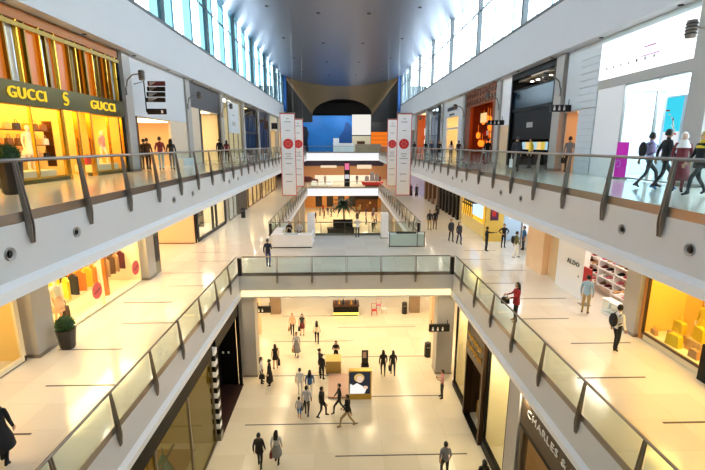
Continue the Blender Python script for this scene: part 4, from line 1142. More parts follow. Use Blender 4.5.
# ---------------------------------------------------------------- plants
def topiary(x, y, z, label, pot_h=.62, ball=.3):
    t = thing('topiary_pot', (x, y, z), label, 'plant', 'topiary balls in black pots')
    MB().lathe([(.2, 0), (.24, .05), (.31, pot_h - .06), (.33, pot_h), (.27, pot_h), (.25, pot_h - .05)], (x, y, z), 10).build('pot', mat('black_pot', (34, 28, 28), .4), t)
    rnd = random.Random(int(x * 100))
    mb = MB()
    cz = z + pot_h + ball * .62
    for i in range(420):
        th, ph = rnd.uniform(0, 2 * math.pi), math.acos(rnd.uniform(-.75, 1))
        n = Vector((math.sin(ph) * math.cos(th), math.sin(ph) * math.sin(th), math.cos(ph)))
        p = Vector((x, y, cz)) + n * ball * rnd.uniform(.88, 1.03)
        a = n.cross(Vector((rnd.uniform(-1, 1), rnd.uniform(-1, 1), rnd.uniform(-1, 1)))).normalized()
        b = (n + a * .6).normalized()
        q = len(mb.v)
        mb.v += [tuple(p - a * .02), tuple(p + b * .05), tuple(p + a * .02), tuple(p + n * .015 - b * .04)]
        mb.face([q, q + 1, q + 2]); mb.face([q, q + 2, q + 3])
    lf = mb.build('foliage', mat('box_leaf', (46, 92, 40), .6, noise=.3, scale=20), t)
    lf['kind'] = 'stuff'
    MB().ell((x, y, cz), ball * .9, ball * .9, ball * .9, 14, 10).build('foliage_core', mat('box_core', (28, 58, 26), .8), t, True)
    MB().tube([(x, y, z + pot_h - .1), (x, y, cz)], .03, 6).build('stem', M_BROWNP, t)
topiary(-9.95, 13.95, L1, 'clipped green ball plant in black pot by the grey pier of the clothes shop', .72, .29)
topiary(-9.25, 11.75, L2, 'clipped green ball plant in black pot before the gold boutique window', .92, .27)
PX, PY, PZ = .1, 63.0, 4.5
t = thing('palm_tree', (PX, PY, 0), 'tall indoor palm tree in the far atrium on the ground floor', 'tree')
MB().tube([(PX, PY, .6), (PX + .05, PY, 2.0), (PX, PY, 3.4), (PX, PY, PZ)], [.22, .17, .15, .12], 10).build('trunk', mat('palm_trunk', (186, 170, 150), .8, noise=.3, scale=8), t, True)
MB().lathe([(.9, 0), (1.0, .1), (1.0, .6), (.85, .6)], (PX, PY, 0), 16).build('planter', M_BLK, t)
FR = {}
for i in range(40):
    a = 2 * math.pi * i / 40 + .3 * (i % 3)
    el = (1.2, .8, .4, .1)[i % 4]
    mb = MB(); prev = None
    for j in range(9):
        q = j / 8
        rr = .1 + 2.0 * q * (1.05 - .25 * el)
        z = PZ + el * 1.6 * q - 1.5 * q * q * (1.2 - .3 * el)
        c = Vector((PX + rr * math.cos(a), PY + rr * math.sin(a), z))
        sd = Vector((-math.sin(a), math.cos(a), 0)) * (.28 * math.sin(math.pi * min(1, q + .12)) + .02)
        cur = (c - sd - Vector((0, 0, .08)), c, c + sd - Vector((0, 0, .08)))
        n = len(mb.v); mb.v += [tuple(v) for v in cur]
        if prev is not None:
            mb.face([n - 3, n - 2, n + 1, n]); mb.face([n - 2, n - 1, n + 2, n + 1])
        prev = cur
    mb.build('frond', mat('palm_leaf', (30, 62, 40), .6), t)
b = thing('planter_counter', (0, 60.5, 0), 'dark stepped counter in front of the palm tree', 'counter')
B('body', M_DARK, b, (-2.3, 1.6, 60.0, 61.3, 0, 1.25)); B('top', M_BLK, b, (-2.4, 1.7, 59.9, 61.4, 1.25, 1.31)); B('upper_body', M_BLK, b, (-1.5, 1.4, 61.4, 61.9, 0, 2.4))
for i in range(5):
    B('slat', M_BROWNP, b, (-2.1 + .8 * i, -2.0 + .8 * i, 59.94, 60.0, .1, 1.15))

# ---------------------------------------------------------------- wall spotlights on curved arms
def arm_lamp(x, y, z, s, label):
    t = thing('arm_spotlight', (x, y, z), label, 'lamp', 'arm spotlights on the piers')
    pts = [(x + s * .0, y, z), (x - s * .12, y - .02, z + .45), (x - s * .4, y - .05, z + .68), (x - s * .8, y - .1, z + .72)]
    MB().tube(pts, .035, 8).build('arm', M_STEEL, t, True)
    B('bracket', M_STEEL, t, (x - .05, x + .05, y - .06, y + .06, z - .25, z + .1))
    hx = x - s * .85
    mb = MB().tube([(hx, y - .1, z + .88), (hx, y - .1, z + .42)], .13, 12)
    h = mb.build('lamp_head', M_FIN, t, True)
    mb = MB()
    for i in range(4):
        mb.lathe([(.13, 0), (.155, .01), (.155, .035), (.13, .045)], (hx, y - .1, z + .5 + .09 * i), 12, cap=False)
    mb.build('cooling_fin', M_DARK, h)
for k, y in enumerate(COLY[1:7]):
    for s in (-1, 1):
        if s < 0 and y < 15: continue
        where = ((None, 'between the gold boutique and white hoarding', 'between the white hoarding and slate header shop', 'between the slate header and poster shops', 'between the poster and dark framed shops', 'past the dark framed glass shop')
                 if s < 0 else ('beside the cyan picture screen', 'between the clad wall and black shop', 'beside the copper shop and white panel', 'between the copper and pale grey shops', 'between the pale grey and blue grey shops', 'before the orange shop'))[k]
        arm_lamp(s * 10.68, y - .3 - (.5 if y < 15 else 0), 15.9, s, 'curved arm spotlight on the grey pier ' + where)
# directory sign
t = thing('directory_sign', (-9.6, 22.5, 14.8), 'black slatted directory sign with one red board by the white hoarding', 'sign')
for i in range(4):
    z = 15.4 + .26 * i
    bd = B('board', mat('dark_red_board', (96, 34, 36), .5) if i == 3 else M_BLACK, t, (-10.1 + .05 * i, -9.15 + .02 * i, 22.45, 22.52, z, z + .22))
    for j in range(3):
        B('print_line', M_LETTER_W, bd, (-10.0 + .05 * i, -9.75 + .1 * j, 22.445, 22.45, z + .04 + .06 * j, z + .06 + .06 * j))
MB().tube([(-10.15, 22.5, 14.9), (-10.15, 22.5, 16.6)], .03, 6).build('pole', M_BLACK, t)
bd = B('lower_board', M_BLACK, t, (-10.1, -9.15, 22.45, 22.52, 14.8, 15.08))
B('pictogram', M_LETTER_W, bd, (-9.4, -9.3, 22.445, 22.45, 14.86, 15.0))
MB().tube([(-10.4, 22.0, 16.2), (-10.15, 22.5, 16.4)], .025, 6).build('bracket', M_STEEL, t)

# ---------------------------------------------------------------- far hall, top level
f = thing('mural_wall', (-3, 88, L2), 'big deep blue mural wall with darker swirls at the far end', 'wall')
M_MURAL = mat('deep_blue_mural', (20, 116, 196), .5, noise=.45, scale=.25)
B('mural_panel', M_MURAL, f, (-8.4, 2.0, 88, 88.2, L2, 19.0))
MB().prism([(-1.6, 12.0), (1.9, 12.0), (1.95, 16.4), (1.7, 17.2), (1.2, 17.7), (.7, 17.6), (.5, 17.0), (.3, 16.2), (-.2, 15.4), (-.8, 14.6), (-1.2, 13.6)], lambda a, c, t: (a, t, c), 87.96, 88).build('mural_shape', mat('navy_mural_shape', (14, 78, 146), .5), f)
MB().prism([(-8.4, 12.0), (-6.9, 12.0), (-7.1, 14.0), (-6.8, 15.5), (-7.2, 16.8), (-8.4, 17.0)], lambda a, c, t: (a, t, c), 87.96, 88).build('mural_shape', mat('black_mural_shape', (24, 30, 44), .5), f)
for xx in (-6, 0, 6):
    lamp(f, (xx, 84, 18.6), 130, 3, (.9, .95, 1.0)).rotation_euler = (R(35), 0, 0)  # unseen area lights added to brighten the mural
f = thing('white_partition', (3.9, 88, L2), 'white partition with an opening beside the blue mural', 'wall')
B('upper_panel', emis('lit_white_partition', (250, 246, 238), .95), f, (2.0, 5.8, 87.9, 88.2, 15.2, 19.2))
B('lower_panel', M_CREAM, f, (2.0, 5.8, 87.95, 88.2, L2, 15.0))
B('opening', M_BROWNP, f, (3.0, 4.6, 87.9, 87.95, L2 + .1, L2 + 2.0))
f = shopf = thing('storefront', (7.7, 88, L2), 'glowing orange shop beside the white partition at the far end', 'storefront')
B('back_panel', emis('orange_glow_panel', (255, 130, 40), .9), f, (5.9, 9.4, 88.2, 88.3, L2, 15.8))
B('header', M_DARK, f, (5.9, 9.6, 87.9, 88.3, 15.8, 19))
for i in range(4):
    B('shelf', M_BROWNP, f, (6.0, 9.3, 87.9, 88.2, L2 + .6 + .8 * i, L2 + .66 + .8 * i))
f = thing('dark_partition', (-10, 87, L2), 'black partition at the edge of the blue mural', 'wall')
B('panel', M_BLK, f, (-11.8, -8.4, 87.5, 88, L2, 17.6)); B('white_counter_band', M_WLAC, f, (-11.0, -8.5, 87.3, 87.5, L2 + .4, L2 + 1.4))
k = thing('reception_desk', (-1, 74, L2), 'white reception desk before the blue mural', 'counter')
B('desk_body', M_WLAC, k, (-1.6, 1.9, 73.6, 74.6, L2, L2 + 1.5)); B('desk_top', M_WLAC, k, (-1.7, 2.0, 73.5, 74.7, L2 + 1.5, L2 + 1.56))
B('desk_screen', M_WLAC, k, (-1.6, -.6, 74.0, 74.1, L2 + 1.56, L2 + 2.4))
k = thing('reception_desk', (4.2, 74, L2), 'tan brown counter beside the white reception desk', 'counter')
B('desk_body', mat('tan_counter', (176, 150, 122), .5), k, (2.2, 6.6, 73.6, 74.6, L2, L2 + 1.35)); B('desk_top', M_BEIGE, k, (2.1, 6.7, 73.5, 74.7, L2 + 1.35, L2 + 1.4))
# far hall, middle level
f = thing('far_hall_wall', (0, 88, L1), 'brown shop wall with dark blue fascia at the far end of the middle level', 'wall')
B('panel', mat('warm_brown_panel', (200, 150, 106), .5), f, (-12, 12, 88, 88.2, L1, 10.7))
B('blue_fascia', mat('dark_navy_fascia', (40, 36, 70), .5), f, (-8, 8.5, 87.7, 88, 9.0, 10.5))
B('lit_band', emis('cream_lit_band', (255, 226, 190), 1.0), f, (-4.5, -1.2, 87.6, 87.7, 8.6, 9.1), (3.0, 6.0, 87.6, 87.7, 8.4, 9.2))
B('counter', M_WLAC, f, (-5.5, 6.5, 84, 85, L1, L1 + 1.0))
t = thing('video_totem', (.73, 72, L1), 'tall black video totem with pink and white picture', 'totem')
B('totem_body', M_BLK, t, (.25, 1.2, 71.9, 72.1, L1, 10.4))
B('picture', emis('pink_picture', (236, 120, 160), 1.0), t, (.35, 1.1, 71.87, 71.9, 9.1, 10.2))
B('picture', emis('white_picture', (230, 230, 240), .8), t, (.35, 1.1, 71.87, 71.9, 7.6, 8.3))
t = thing('ship_display', (5, 72, L1), 'red hulled toy ship display with grey rigging', 'display')
MB().prism([(3.4, .25), (6.6, .25), (6.9, .9), (6.2, .75), (3.8, .75), (3.1, .95)], lambda a, c, q: (a, q, L1 + c), 71.4, 72.6).build('hull', cm('red'), t)
for i, (x, h) in enumerate(((4.1, 1.9), (5.0, 2.6), (5.8, 2.2))):
    MB().tube([(x, 72, L1 + .6), (x, 72, L1 + h)], .05, 6).build('mast', M_BROWNP, t)
    MB().prism([(x - .4, .95), (x + .4, .95), (x + .32, h - .15), (x - .32, h - .15)], lambda a, c, q: (a, q, L1 + c), 71.9, 71.95).build('sail', cm('grey'), t)
B('stand', M_BROWNP, t, (3.8, 6.2, 71.6, 72.4, L1, L1 + .26))
def armchair(x, y, label):
    t = thing('armchair', (x, y, L1), label, 'chair', 'white seats on the far bridge')
    m = M_WLAC
    B('seat', m, t, (x - .4, x + .4, y - .4, y + .4, L1 + .12, L1 + .45)); B('backrest', m, t, (x - .4, x + .4, y + .25, y + .4, L1 + .45, L1 + .95))
    B('armrest', m, t, (x - .5, x - .4, y - .4, y + .4, L1 + .12, L1 + .65)); B('armrest', m, t, (x + .4, x + .5, y - .4, y + .4, L1 + .12, L1 + .65))
    for sx in (-1, 1):
        for sy in (-1, 1):
            B('leg', M_BLACK, t, (x + sx * .36 - .03, x + sx * .36 + .03, y + sy * .34 - .03, y + sy * .34 + .03, L1, L1 + .12))
for i in range(3):
    armchair(-4.9 + 1.3 * i, 72.0, 'white armchair in a row on the far middle level bridge')
t = thing('display_car', (-6.4, 78, L1), 'low dark maroon display car in the far hall', 'car')
MB().prism([(-8.4, .25), (-4.6, .25), (-4.5, .7), (-5.4, .85), (-6.0, 1.25), (-7.4, 1.3), (-8.1, .9), (-8.5, .8)], lambda a, c, q: (a, q, L1 + c), 77.2, 78.8).build('car_body', mat('dark_maroon_paint', (60, 20, 26), .25), t)
for x in (-7.7, -5.3):
    for y in (77.15, 78.65):
        MB().tube([(x, y, L1 + .32), (x, y + .2, L1 + .32)], .32, 14).build('wheel', M_BLACK, t)
# far hall, ground level
f = thing('far_hall_wall', (0, 90, 0), 'orange lit shop wall at the far end of the ground level', 'wall')
B('panel', mat('amber_plaster', (226, 160, 90), .5), f, (-12, 12, 90, 90.2, 0, 5.0))
for i in range(5):
    B('dark_opening', mat('dark_brown_panel', (44, 34, 30), .4), f, (-5.8 + 2.4 * i, -4.4 + 2.4 * i, 89.9, 90, .2, 2.8))
f = thing('far_shop_racks', (4.5, 84, 0), 'dark shop shelving on the far ground level', 'shelving')
B('rack', M_BROWNP, f, (2.6, 7.0, 83.6, 84.2, 0, 2.6)); B('rack_top', M_BLK, f, (2.5, 7.1, 83.5, 84.3, 2.6, 3.4))
for i in range(8):
    B('rack_box', (cm('brown'), cm('tan'), cm('black'), cm('maroon'))[i % 4], f, (2.8 + .5 * i, 3.15 + .5 * i, 83.5, 83.6, .5 + .6 * (i % 3), .9 + .6 * (i % 3)))

# ---------------------------------------------------------------- people
SKINS = [(222, 178, 148), (198, 150, 116), (160, 112, 82), (236, 198, 172)]
def seg_dist(p, a, b):
    ab = b - a
    t = max(0, min(1, (p - a).dot(ab) / max(1e-9, ab.dot(ab))))
    return (p - (a + ab * t)).length
def skeleton(stride=.0, arm='down', phase=1, lean=0.0, hands=True):
    V, Rd, E_, BN = [], [], [], []
    def v(x, y, z, rx, ry=None):
        V.append(Vector((x, y, z))); Rd.append((rx, ry or rx)); return len(V) - 1
    def e(a, b, part):
        E_.append((a, b)); BN.append((a, b, part))
    pel = v(0, 0, .96, .145, .105)
    bel = v(0, -.01 - lean * .3, 1.12, .125, .095)
    che = v(0, -.015 - lean * .7, 1.30, .15, .11)
    nb = v(0, -.005 - lean, 1.43, .075, .07)
    nk = v(0, -.015 - lean, 1.50, .05)
    hd = v(0, -.02 - lean, 1.57, .05)
    e(pel, bel, 'torso'); e(bel, che, 'torso'); e(che, nb, 'torso'); e(nb, nk, 'skin'); e(nk, hd, 'skin')
    HANDS = []
    for s in (-1, 1):
        fwd = stride * .5 * s * phase
        hip = v(s * .09, 0, .88, .088)
        foot_y = -fwd
        if fwd > .05:      # leading leg
            kn = v(s * .095, foot_y * .72 - .05, .50, .060); an = v(s * .09, foot_y + .02, .09, .040); toe = v(s * .10, foot_y - .15, .035, .035); heel = v(s * .09, foot_y + .05, .04, .036)
        elif fwd < -.05:   # trailing leg
            kn = v(s * .095, foot_y * .30 - .04, .49, .060); an = v(s * .09, foot_y - .02, .13, .040); toe = v(s * .10, foot_y - .14, .035, .035); heel = v(s * .09, foot_y + .05, .09, .036)
        else:
            kn = v(s * .10, -.015, .49, .060); an = v(s * .105, .01, .085, .040); toe = v(s * .125, -.15, .035, .035); heel = v(s * .105, .05, .04, .036)
        e(pel, hip, 'leg'); e(hip, kn, 'leg'); e(kn, an, 'shin'); e(an, heel, 'shoe'); e(an, toe, 'shoe')
        sh = v(s * .165, -lean, 1.385, .062)
        mode = arm if not isinstance(arm, (tuple, list)) else arm[0 if s < 0 else 1]
        if mode == 'down':
            el = v(s * .225, -lean + .03 + fwd * .25, 1.12, .046); wr = v(s * .225, -lean - .04 + fwd * .55, .89, .033); hn = v(s * .22, -lean - .06 + fwd * .65, .83, .036); d = Vector((0, -.25 * (1 if fwd <= 0 else .3), -1))
        elif mode == 'phone':
            el = v(s * .225, -lean + .0, 1.12, .046); wr = v(s * .14, -lean - .24, 1.20, .033); hn = v(s * .09, -lean - .29, 1.23, .036); d = Vector((-s * .5, -.6, .5))
        elif mode == 'bag':
            el = v(s * .25, -lean + .04, 1.13, .046); wr = v(s * .22, -lean - .17, 1.06, .033); hn = v(s * .20, -lean - .23, 1.05, .036); d = Vector((-s * .3, -.9, -.2))
        elif mode == 'rail':
            el = v(s * .25, -lean - .12, 1.18, .046); wr = v(s * .22, -lean - .34, 1.12, .033); hn = v(s * .21, -lean - .40, 1.12, .036); d = Vector((0, -1, -.35))
        elif mode == 'point':
            el = v(s * .33, -lean - .16, 1.36, .046); wr = v(s * .42, -lean - .38, 1.40, .033); hn = v(s * .45, -lean - .45, 1.41, .036); d = Vector((s * .4, -1, .05))
        elif mode == 'hip':
            el = v(s * .36, -lean + .06, 1.18, .046); wr = v(s * .20, -lean - .08, 1.04, .033); hn = v(s * .15, -lean - .12, 1.02, .036); d = Vector((-s, -.5, -.2))
        else:  # 'raise'
            el = v(s * .24, -lean - .20, 1.24, .046); wr = v(s * .13, -lean - .22, 1.46, .033); hn = v(s * .11, -lean - .20, 1.52, .036); d = Vector((-s * .2, .1, 1))
        e(che, sh, 'torso'); e(sh, el, 'sleeve'); e(el, wr, 'fore'); e(wr, hn, 'hand')
        d.normalize()
        side = d.cross(Vector((s, 0.2, 0))).normalized() if abs(d.x) < .8 else Vector((0, 0, 1))
        hp = V[hn]
        for j, (o, L) in enumerate(((-.033, .062), (-.011, .075), (.011, .072), (.034, .056))):
            k1 = hp + d * .04 + side * o
            k2 = k1 + d * L * .5 + Vector((-s * .006, 0, 0)); k3 = k2 + d * L * .45 + Vector((-s * .018, 0, 0))
            a = v(*k1, .010); b = v(*k2, .009); c = v(*k3, .008)
            e(hn, a, 'hand'); e(a, b, 'hand'); e(b, c, 'hand')
        a = v(*(hp - side * .042 + d * .01), .011); b = v(*(hp - side * .058 + d * .05), .009)
        e(hn, a, 'hand'); e(a, b, 'hand')
        HANDS.append(hp.copy())
    return V, Rd, E_, BN, HANDS

def head_into(mb, oy, mi_skin, mi_eye, mi_lip):
    def shp(p):
        x, y, z = p
        if z < 0:
            k = 1 - .32 * (-z) ** 1.5
            x *= k; y = y * (1 - .12 * -z) - .10 * -z
        if y > .3: y *= .97
        return (x, y, z)
    c = (0, -.02 + oy, 1.605)
    mb.ell(c, .076, .096, .118, 16, 12, mi_skin, shape=shp)
    n = len(mb.v)      # nose
    mb.v += [(-.016, c[1] - .088, 1.585), (.016, c[1] - .088, 1.585), (0, c[1] - .118, 1.583), (0, c[1] - .092, 1.625)]
    for q in ((0, 2, 3), (2, 1, 3), (0, 1, 2)): mb.face([n + i for i in q], mi_skin)
    for s in (-1, 1):
        mb.ell((s * .030, c[1] - .084, 1.614), .012, .008, .007, 8, 6, mi_eye)
        mb.ell((s * .077, c[1] + .008, 1.60), .010, .022, .032, 8, 6, mi_skin)
    mb.ell((0, c[1] - .090, 1.550), .024, .008, .007, 8, 6, mi_lip)

PEOPLE = []
def person(label, x, y, z, to, h=1.68, top='black', bottom='black', skin=0, hair='black', style='short', stride=0.0, arm='down', sleeves='long', shoes='black', extra=(), phase=1, legs='long', lean=0.0, cat='person', name='person', group=None):
    PEOPLE.append(dict(label=label, loc=(x, y, z), to=to, h=h, top=top, bottom=bottom, skin=skin, hair=hair, style=style, stride=stride, arm=arm, sleeves=sleeves, shoes=shoes, extra=extra, phase=phase, legs=legs, lean=lean, cat=cat, name=name, group=group))
CLOTH = {'black': (26, 25, 28), 'charcoal': (52, 52, 56), 'grey': (132, 132, 136), 'lightgrey': (186, 186, 190), 'white': (232, 230, 228), 'navy': (34, 40, 66), 'jeans': (62, 82, 122), 'blue': (60, 110, 170), 'lightblue': (150, 184, 210), 'red': (150, 26, 34), 'maroon': (112, 30, 40), 'pink': (222, 156, 152), 'peach': (236, 184, 146), 'tan': (178, 140, 100), 'khaki': (176, 150, 104), 'olive': (128, 124, 70), 'yellow': (228, 196, 50), 'lavender': (176, 166, 206), 'brown': (92, 62, 42), 'purple': (96, 60, 110), 'cream': (236, 222, 196), 'ivory': (240, 232, 214), 'teal': (50, 110, 120)}
def cl(n, rough=.8):
    return mat('cloth_' + n, CLOTH[n], rough, noise=.08, scale=14)
HAIRC = {'black': (20, 17, 16), 'brown': (62, 40, 28), 'grey': (120, 118, 116), 'fair': (170, 126, 70)}

def grow_people():
    tmp = []
    for P in PEOPLE:
        V, Rd, E_, BN, HN = skeleton(P['stride'], P['arm'], P['phase'], P['lean'])
        me = bpy.data.meshes.new('person_body')
        me.from_pydata([tuple(q) for q in V], E_, [])
        o = bpy.data.objects.new('person_body', me)
        COL.objects.link(o)
        o.modifiers.new('skin', 'SKIN')
        sv = me.skin_vertices[0].data
        for i, r_ in enumerate(Rd):
            sv[i].radius = r_
        sv[0].use_root = True
        sm = o.modifiers.new('sub', 'SUBSURF'); sm.levels = 1; sm.render_levels = 1
        tmp.append((P, o, V, Rd, BN, HN))
    bpy.context.view_layer.update()
    dg = bpy.context.evaluated_depsgraph_get()
    for P, o, V, Rd, BN, HN in tmp:
        me = bpy.data.meshes.new_from_object(o.evaluated_get(dg))
        old = o.data
        bpy.data.objects.remove(o); bpy.data.meshes.remove(old)
        finish_person(P, me, V, Rd, BN, HN)

def finish_person(P, me, V, Rd, BN, HN):
    mann = P['cat'] == 'mannequin'
    skm = mat('mannequin_white', (238, 226, 206), .4) if mann else mat('skin_%d' % P['skin'], SKINS[P['skin']], .5)
    mats = [skm, cl(P['top']), cl(P['bottom']), cl(P['shoes'], .5), mat('eye_dark', (30, 22, 20), .3), mat('lip_%d' % P['skin'], tuple(int(c * .78) for c in SKINS[P['skin']]), .5)]
    if mann: mats[4] = mats[5] = skm
    part = {'torso': 1, 'sleeve': 1 if P['sleeves'] != 'none' else 0, 'fore': 1 if P['sleeves'] == 'long' else 0, 'hand': 0, 'skin': 0,
            'leg': 2 if P['legs'] != 'bare' else 0, 'shin': 2 if P['legs'] == 'long' else 0, 'shoe': 3}
    segs = [(V[a], V[b], min(Rd[a][0], Rd[b][0]), part[p]) for a, b, p in BN]
    mb = MB()
    mb.v = [tuple(q.co) for q in me.vertices]
    for p in me.polygons:
        c = p.center
        best = min(segs, key=lambda g: seg_dist(c, g[0], g[1]) - g[2])
        mb.face(list(p.vertices), best[3])
    head_into(mb, -P['lean'], 0, 4, 5)
    bpy.data.meshes.remove(me)
    k = P['h'] / 1.72
    root = bpy.data.objects.new(P['name'], mb.mesh('person_body', mats, True))
    COL.objects.link(root)
    root.location = P['loc']
    dx, dy = P['to']
    rz = math.atan2(dx, -dy)
    root.rotation_euler = (0, 0, rz)
    root.scale = (k, k, k)
    tag(root, P['label'], P['cat'], P['group'])
    oy = -P['lean']
    hm = mat('hair_' + P['hair'], HAIRC[P['hair']], .5)
    c = (0, -.02 + oy, 1.605)
    st = P['style']
    def child(mb_, nm, m):
        ob = bpy.data.objects.new(nm, mb_.mesh(nm, m, True)); COL.objects.link(ob); ob.parent = root
    if st in ('short', 'long', 'bun'):
        hb = MB()
        hb.ell((c[0], c[1] + .012, c[2] + .012), .088, .104, .126, 16, 12, keep=lambda q: not (q[1] < -.03 and q[2] < .055) and not (q[2] < -.07))
        if st == 'long':
            hb.prism([(-.085, .06), (.085, .06), (.098, -.1), (.085, -.27), (.03, -.30), (-.03, -.30), (-.085, -.27), (-.098, -.1)], lambda p, q, t: (p, c[1] + t + .03 * (q < -.1), c[2] + q), .035, .105)
        if st == 'bun':
            hb.ell((0, c[1] + .11, c[2] + .05), .05, .05, .05, 10, 8)
        child(hb, 'hair', hm)
    elif st.startswith('hijab'):
        m = cl(st.split('_')[1])
        hb = MB()
        hb.ell((c[0], c[1] + .015, c[2] - .005), .098, .118, .14, 18, 14, keep=lambda q: not (q[1] < -.06 and abs(q[0]) < .06 and -.1 < q[2] < .075))
        hb.lathe([(.085, -.09), (.12, -.15), (.175, -.25), (.19, -.32)], (0, c[1] + .02, c[2]), 16, 1.0, .85, cap=False)
        child(hb, 'headscarf', m)
    for ex in P['extra']:
        kind, arg = ex[0], ex[1:]
        if kind in ('skirt', 'dress', 'robe'):
            col, zend, rend = arg
            sb = MB()
            z0 = 1.06 if kind == 'skirt' else 1.22
            sb.lathe([(.135, z0), (.15, .98), (.175, .88), (rend * .9, (zend + .88) / 2), (rend, zend), (rend * .92, zend)], (0, 0, 0), 18, 1.0, .85 if P['stride'] < .3 else 1.15, cap=False)
            child(sb, kind, cl(col))
        elif kind == 'coat':
            sb = MB()
            sb.lathe([(.10, 1.44), (.185, 1.40), (.18, 1.25), (.16, 1.1), (.18, .92), (.19, arg[1])], (0, -.01, 0), 18, 1.0, .74, cap=False)
            child(sb, 'jacket', cl(arg[0]))
        elif kind in ('bag', 'backpack', 'shopping_bag'):
            col, lab = arg[0], arg[1]
            if kind == 'backpack':
                bb = MB(); w, d, hh = .15, .09, .22
                bb.ell((0, .235, 1.2), w * 1.05, d * 1.1, hh * 1.15, 14, 10)
                bb.ell((0, .28, 1.12), w * .7, .05, .1, 10, 8)
                for s in (-1, 1):
                    sp = MB().tube([(s * .11, .12, 1.36), (s * .12, -.0, 1.44), (s * .12, -.13, 1.33), (s * .14, -.06, 1.12), (s * .12, .12, 1.05)], .018, 6)
                    child(sp, 'shoulder_strap', cl(col))
                ob = bb.build('backpack', cl(col), None, True)
                loc = Vector((0, 0, 0))
            else:
                hp = HN[0 if (len(arg) < 3 or arg[2] < 0) else 1]
                w, hh = (.34, .26) if kind == 'bag' else (.32, .40)
                bb = bag_mesh(w, .13, hh)
                bb.v = [(yy, xx, zz - hh * 1.5) for xx, yy, zz in bb.v]
                ob = bb.build(kind if kind == 'shopping_bag' else 'handbag', cl(col, .5))
                loc = hp
            Mx = Matrix.Translation(P['loc']) @ Matrix.Rotation(rz, 4, 'Z') @ Matrix.Scale(k, 4) @ Matrix.Translation(loc)
            ob.location = Mx.to_translation(); ob.rotation_euler = (0, 0, rz); ob.scale = (k, k, k)
            tag(ob, lab, 'bag')
        elif kind == 'phone':
            sb = MB().box(-.035, .035, -.34 + oy, -.325 + oy, 1.24, 1.38)
            ob = sb.build('phone', M_BLACK)
            ob.location = P['loc']; ob.rotation_euler = (0, 0, rz); ob.scale = (k, k, k)
            tag(ob, arg[0], 'phone')

AW, TO, LF, RT = (0, 1), (0, -1), (-1, 0), (1, 0)
# ground floor
person('man in black jacket walking beside a woman in a striped top', -3.75, 15.3, 0, (.1, 1), 1.66, 'black', 'black', 1, stride=.35, extra=(('coat', 'black', .8),))
person('woman in pale striped top and grey skirt walking beside a man in black', -3.06, 15.5, 0, (.1, 1), 1.62, 'lightgrey', 'black', 0, style='long', stride=.3, legs='long', sleeves='short', extra=(('skirt', 'grey', .52, .24), ('bag', 'maroon', 'maroon handbag of the woman in a grey skirt', 1)))
person('small child in white top and blue shorts beside a man in grey shirt', -2.4, 18.45, 0, (.15, 1), 1.25, 'lightgrey', 'blue', 1, legs='short', sleeves='short', stride=.2, shoes='white')
person('man in grey shirt walking with a small child', -2.05, 18.7, 0, (.15, 1), 1.68, 'lightgrey', 'charcoal', 1, stride=.3, sleeves='short', extra=(('bag', 'charcoal', 'dark grey bag carried by the man walking with a child', 1),))
person('woman in white top walking ahead of the man with a child', -2.55, 20.5, 0, AW, 1.62, 'white', 'white', 0, style='bun', stride=.2, sleeves='short')
person('long haired woman in blue top and white trousers', -2.0, 20.25, 0, AW, 1.64, 'blue', 'white', 0, style='long', stride=.25, sleeves='long')
person('man all in black walking past the dusty pink platform', -1.3, 18.6, 0, (1, .15), 1.68, 'black', 'black', 1, stride=.5, extra=(('coat', 'black', .85),))
person('man in black top and trousers striding, between two other men in black', -.42, 18.95, 0, (-1, -.2), 1.62, 'black', 'black', 1, stride=.7, arm=('down', 'bag'))
person('man in black jacket and beige trousers striding past the light box', -.02, 17.85, 0, (-1, .05), 1.72, 'black', 'khaki', 1, stride=.75, shoes='brown', extra=(('coat', 'black', .9),))
person('woman with dark hair, white top and black trousers by the bridge column', -4.85, 21.75, 0, RT, 1.62, 'white', 'black', 0, style='long', extra=(('bag', 'black', 'black handbag of the woman in white by the bridge column', -1),))
person('woman in black and white wrap beside the woman in white', -4.35, 21.5, 0, LF, 1.62, 'black', 'black', 0, style='bun', extra=(('dress', 'black', .3, .25),))
person('woman in short black dress carrying a black bag by the bridge column', -4.3, 23.3, 0, (-.4, 1), 1.62, 'black', 'black', 0, hair='brown', style='long', legs='bare', sleeves='none', extra=(('dress', 'black', .7, .2), ('shopping_bag', 'black', 'black shopping bag of the woman in the short dress', -1)))
person('woman in long beige grey dress walking under the bridge', -3.18, 24.8, 0, TO, 1.68, 'lightgrey', 'lightgrey', 1, style='bun', stride=.25, extra=(('dress', 'grey', .35, .27), ('bag', 'tan', 'tan bag of the woman in the long beige grey dress', -1)))
person('woman in black standing at the mustard box counter, facing it', -1.6, 22.6, 0, (1, .2), 1.66, 'black', 'black', 0, style='bun', arm=('down', 'phone'))
person('man in black standing close to the mustard box counter', -1.45, 22.05, 0, (.6, 1), 1.62, 'black', 'black', 1)
person('woman in black behind the mustard box counter', -.65, 23.8, 0, TO, 1.55, 'black', 'black', 0, style='long', arm='phone')
person('woman in peach top and dark trousers with crossed bag under the bridge', -3.8, 27.9, 0, TO, 1.66, 'peach', 'black', 0, hair='fair', style='bun', sleeves='short', stride=.2, extra=(('bag', 'tan', 'tan bag of the woman in the peach top', -1),))
person('woman in dark top and short skirt beside the woman in peach', -3.1, 27.85, 0, TO, 1.64, 'charcoal', 'black', 0, style='long', legs='bare', sleeves='none', extra=(('skirt', 'maroon', .6, .2), ('bag', 'black', 'black bag of the woman in dark top and skirt', -1)))
person('woman in white top and black trousers walking alone under the bridge', -1.98, 26.5, 0, AW, 1.68, 'cream', 'black', 0, style='long', stride=.3, sleeves='short')
person('woman in black walking beside another towards the bridge', 2.12, 22.3, 0, AW, 1.66, 'black', 'black', 0, style='long', stride=.3)
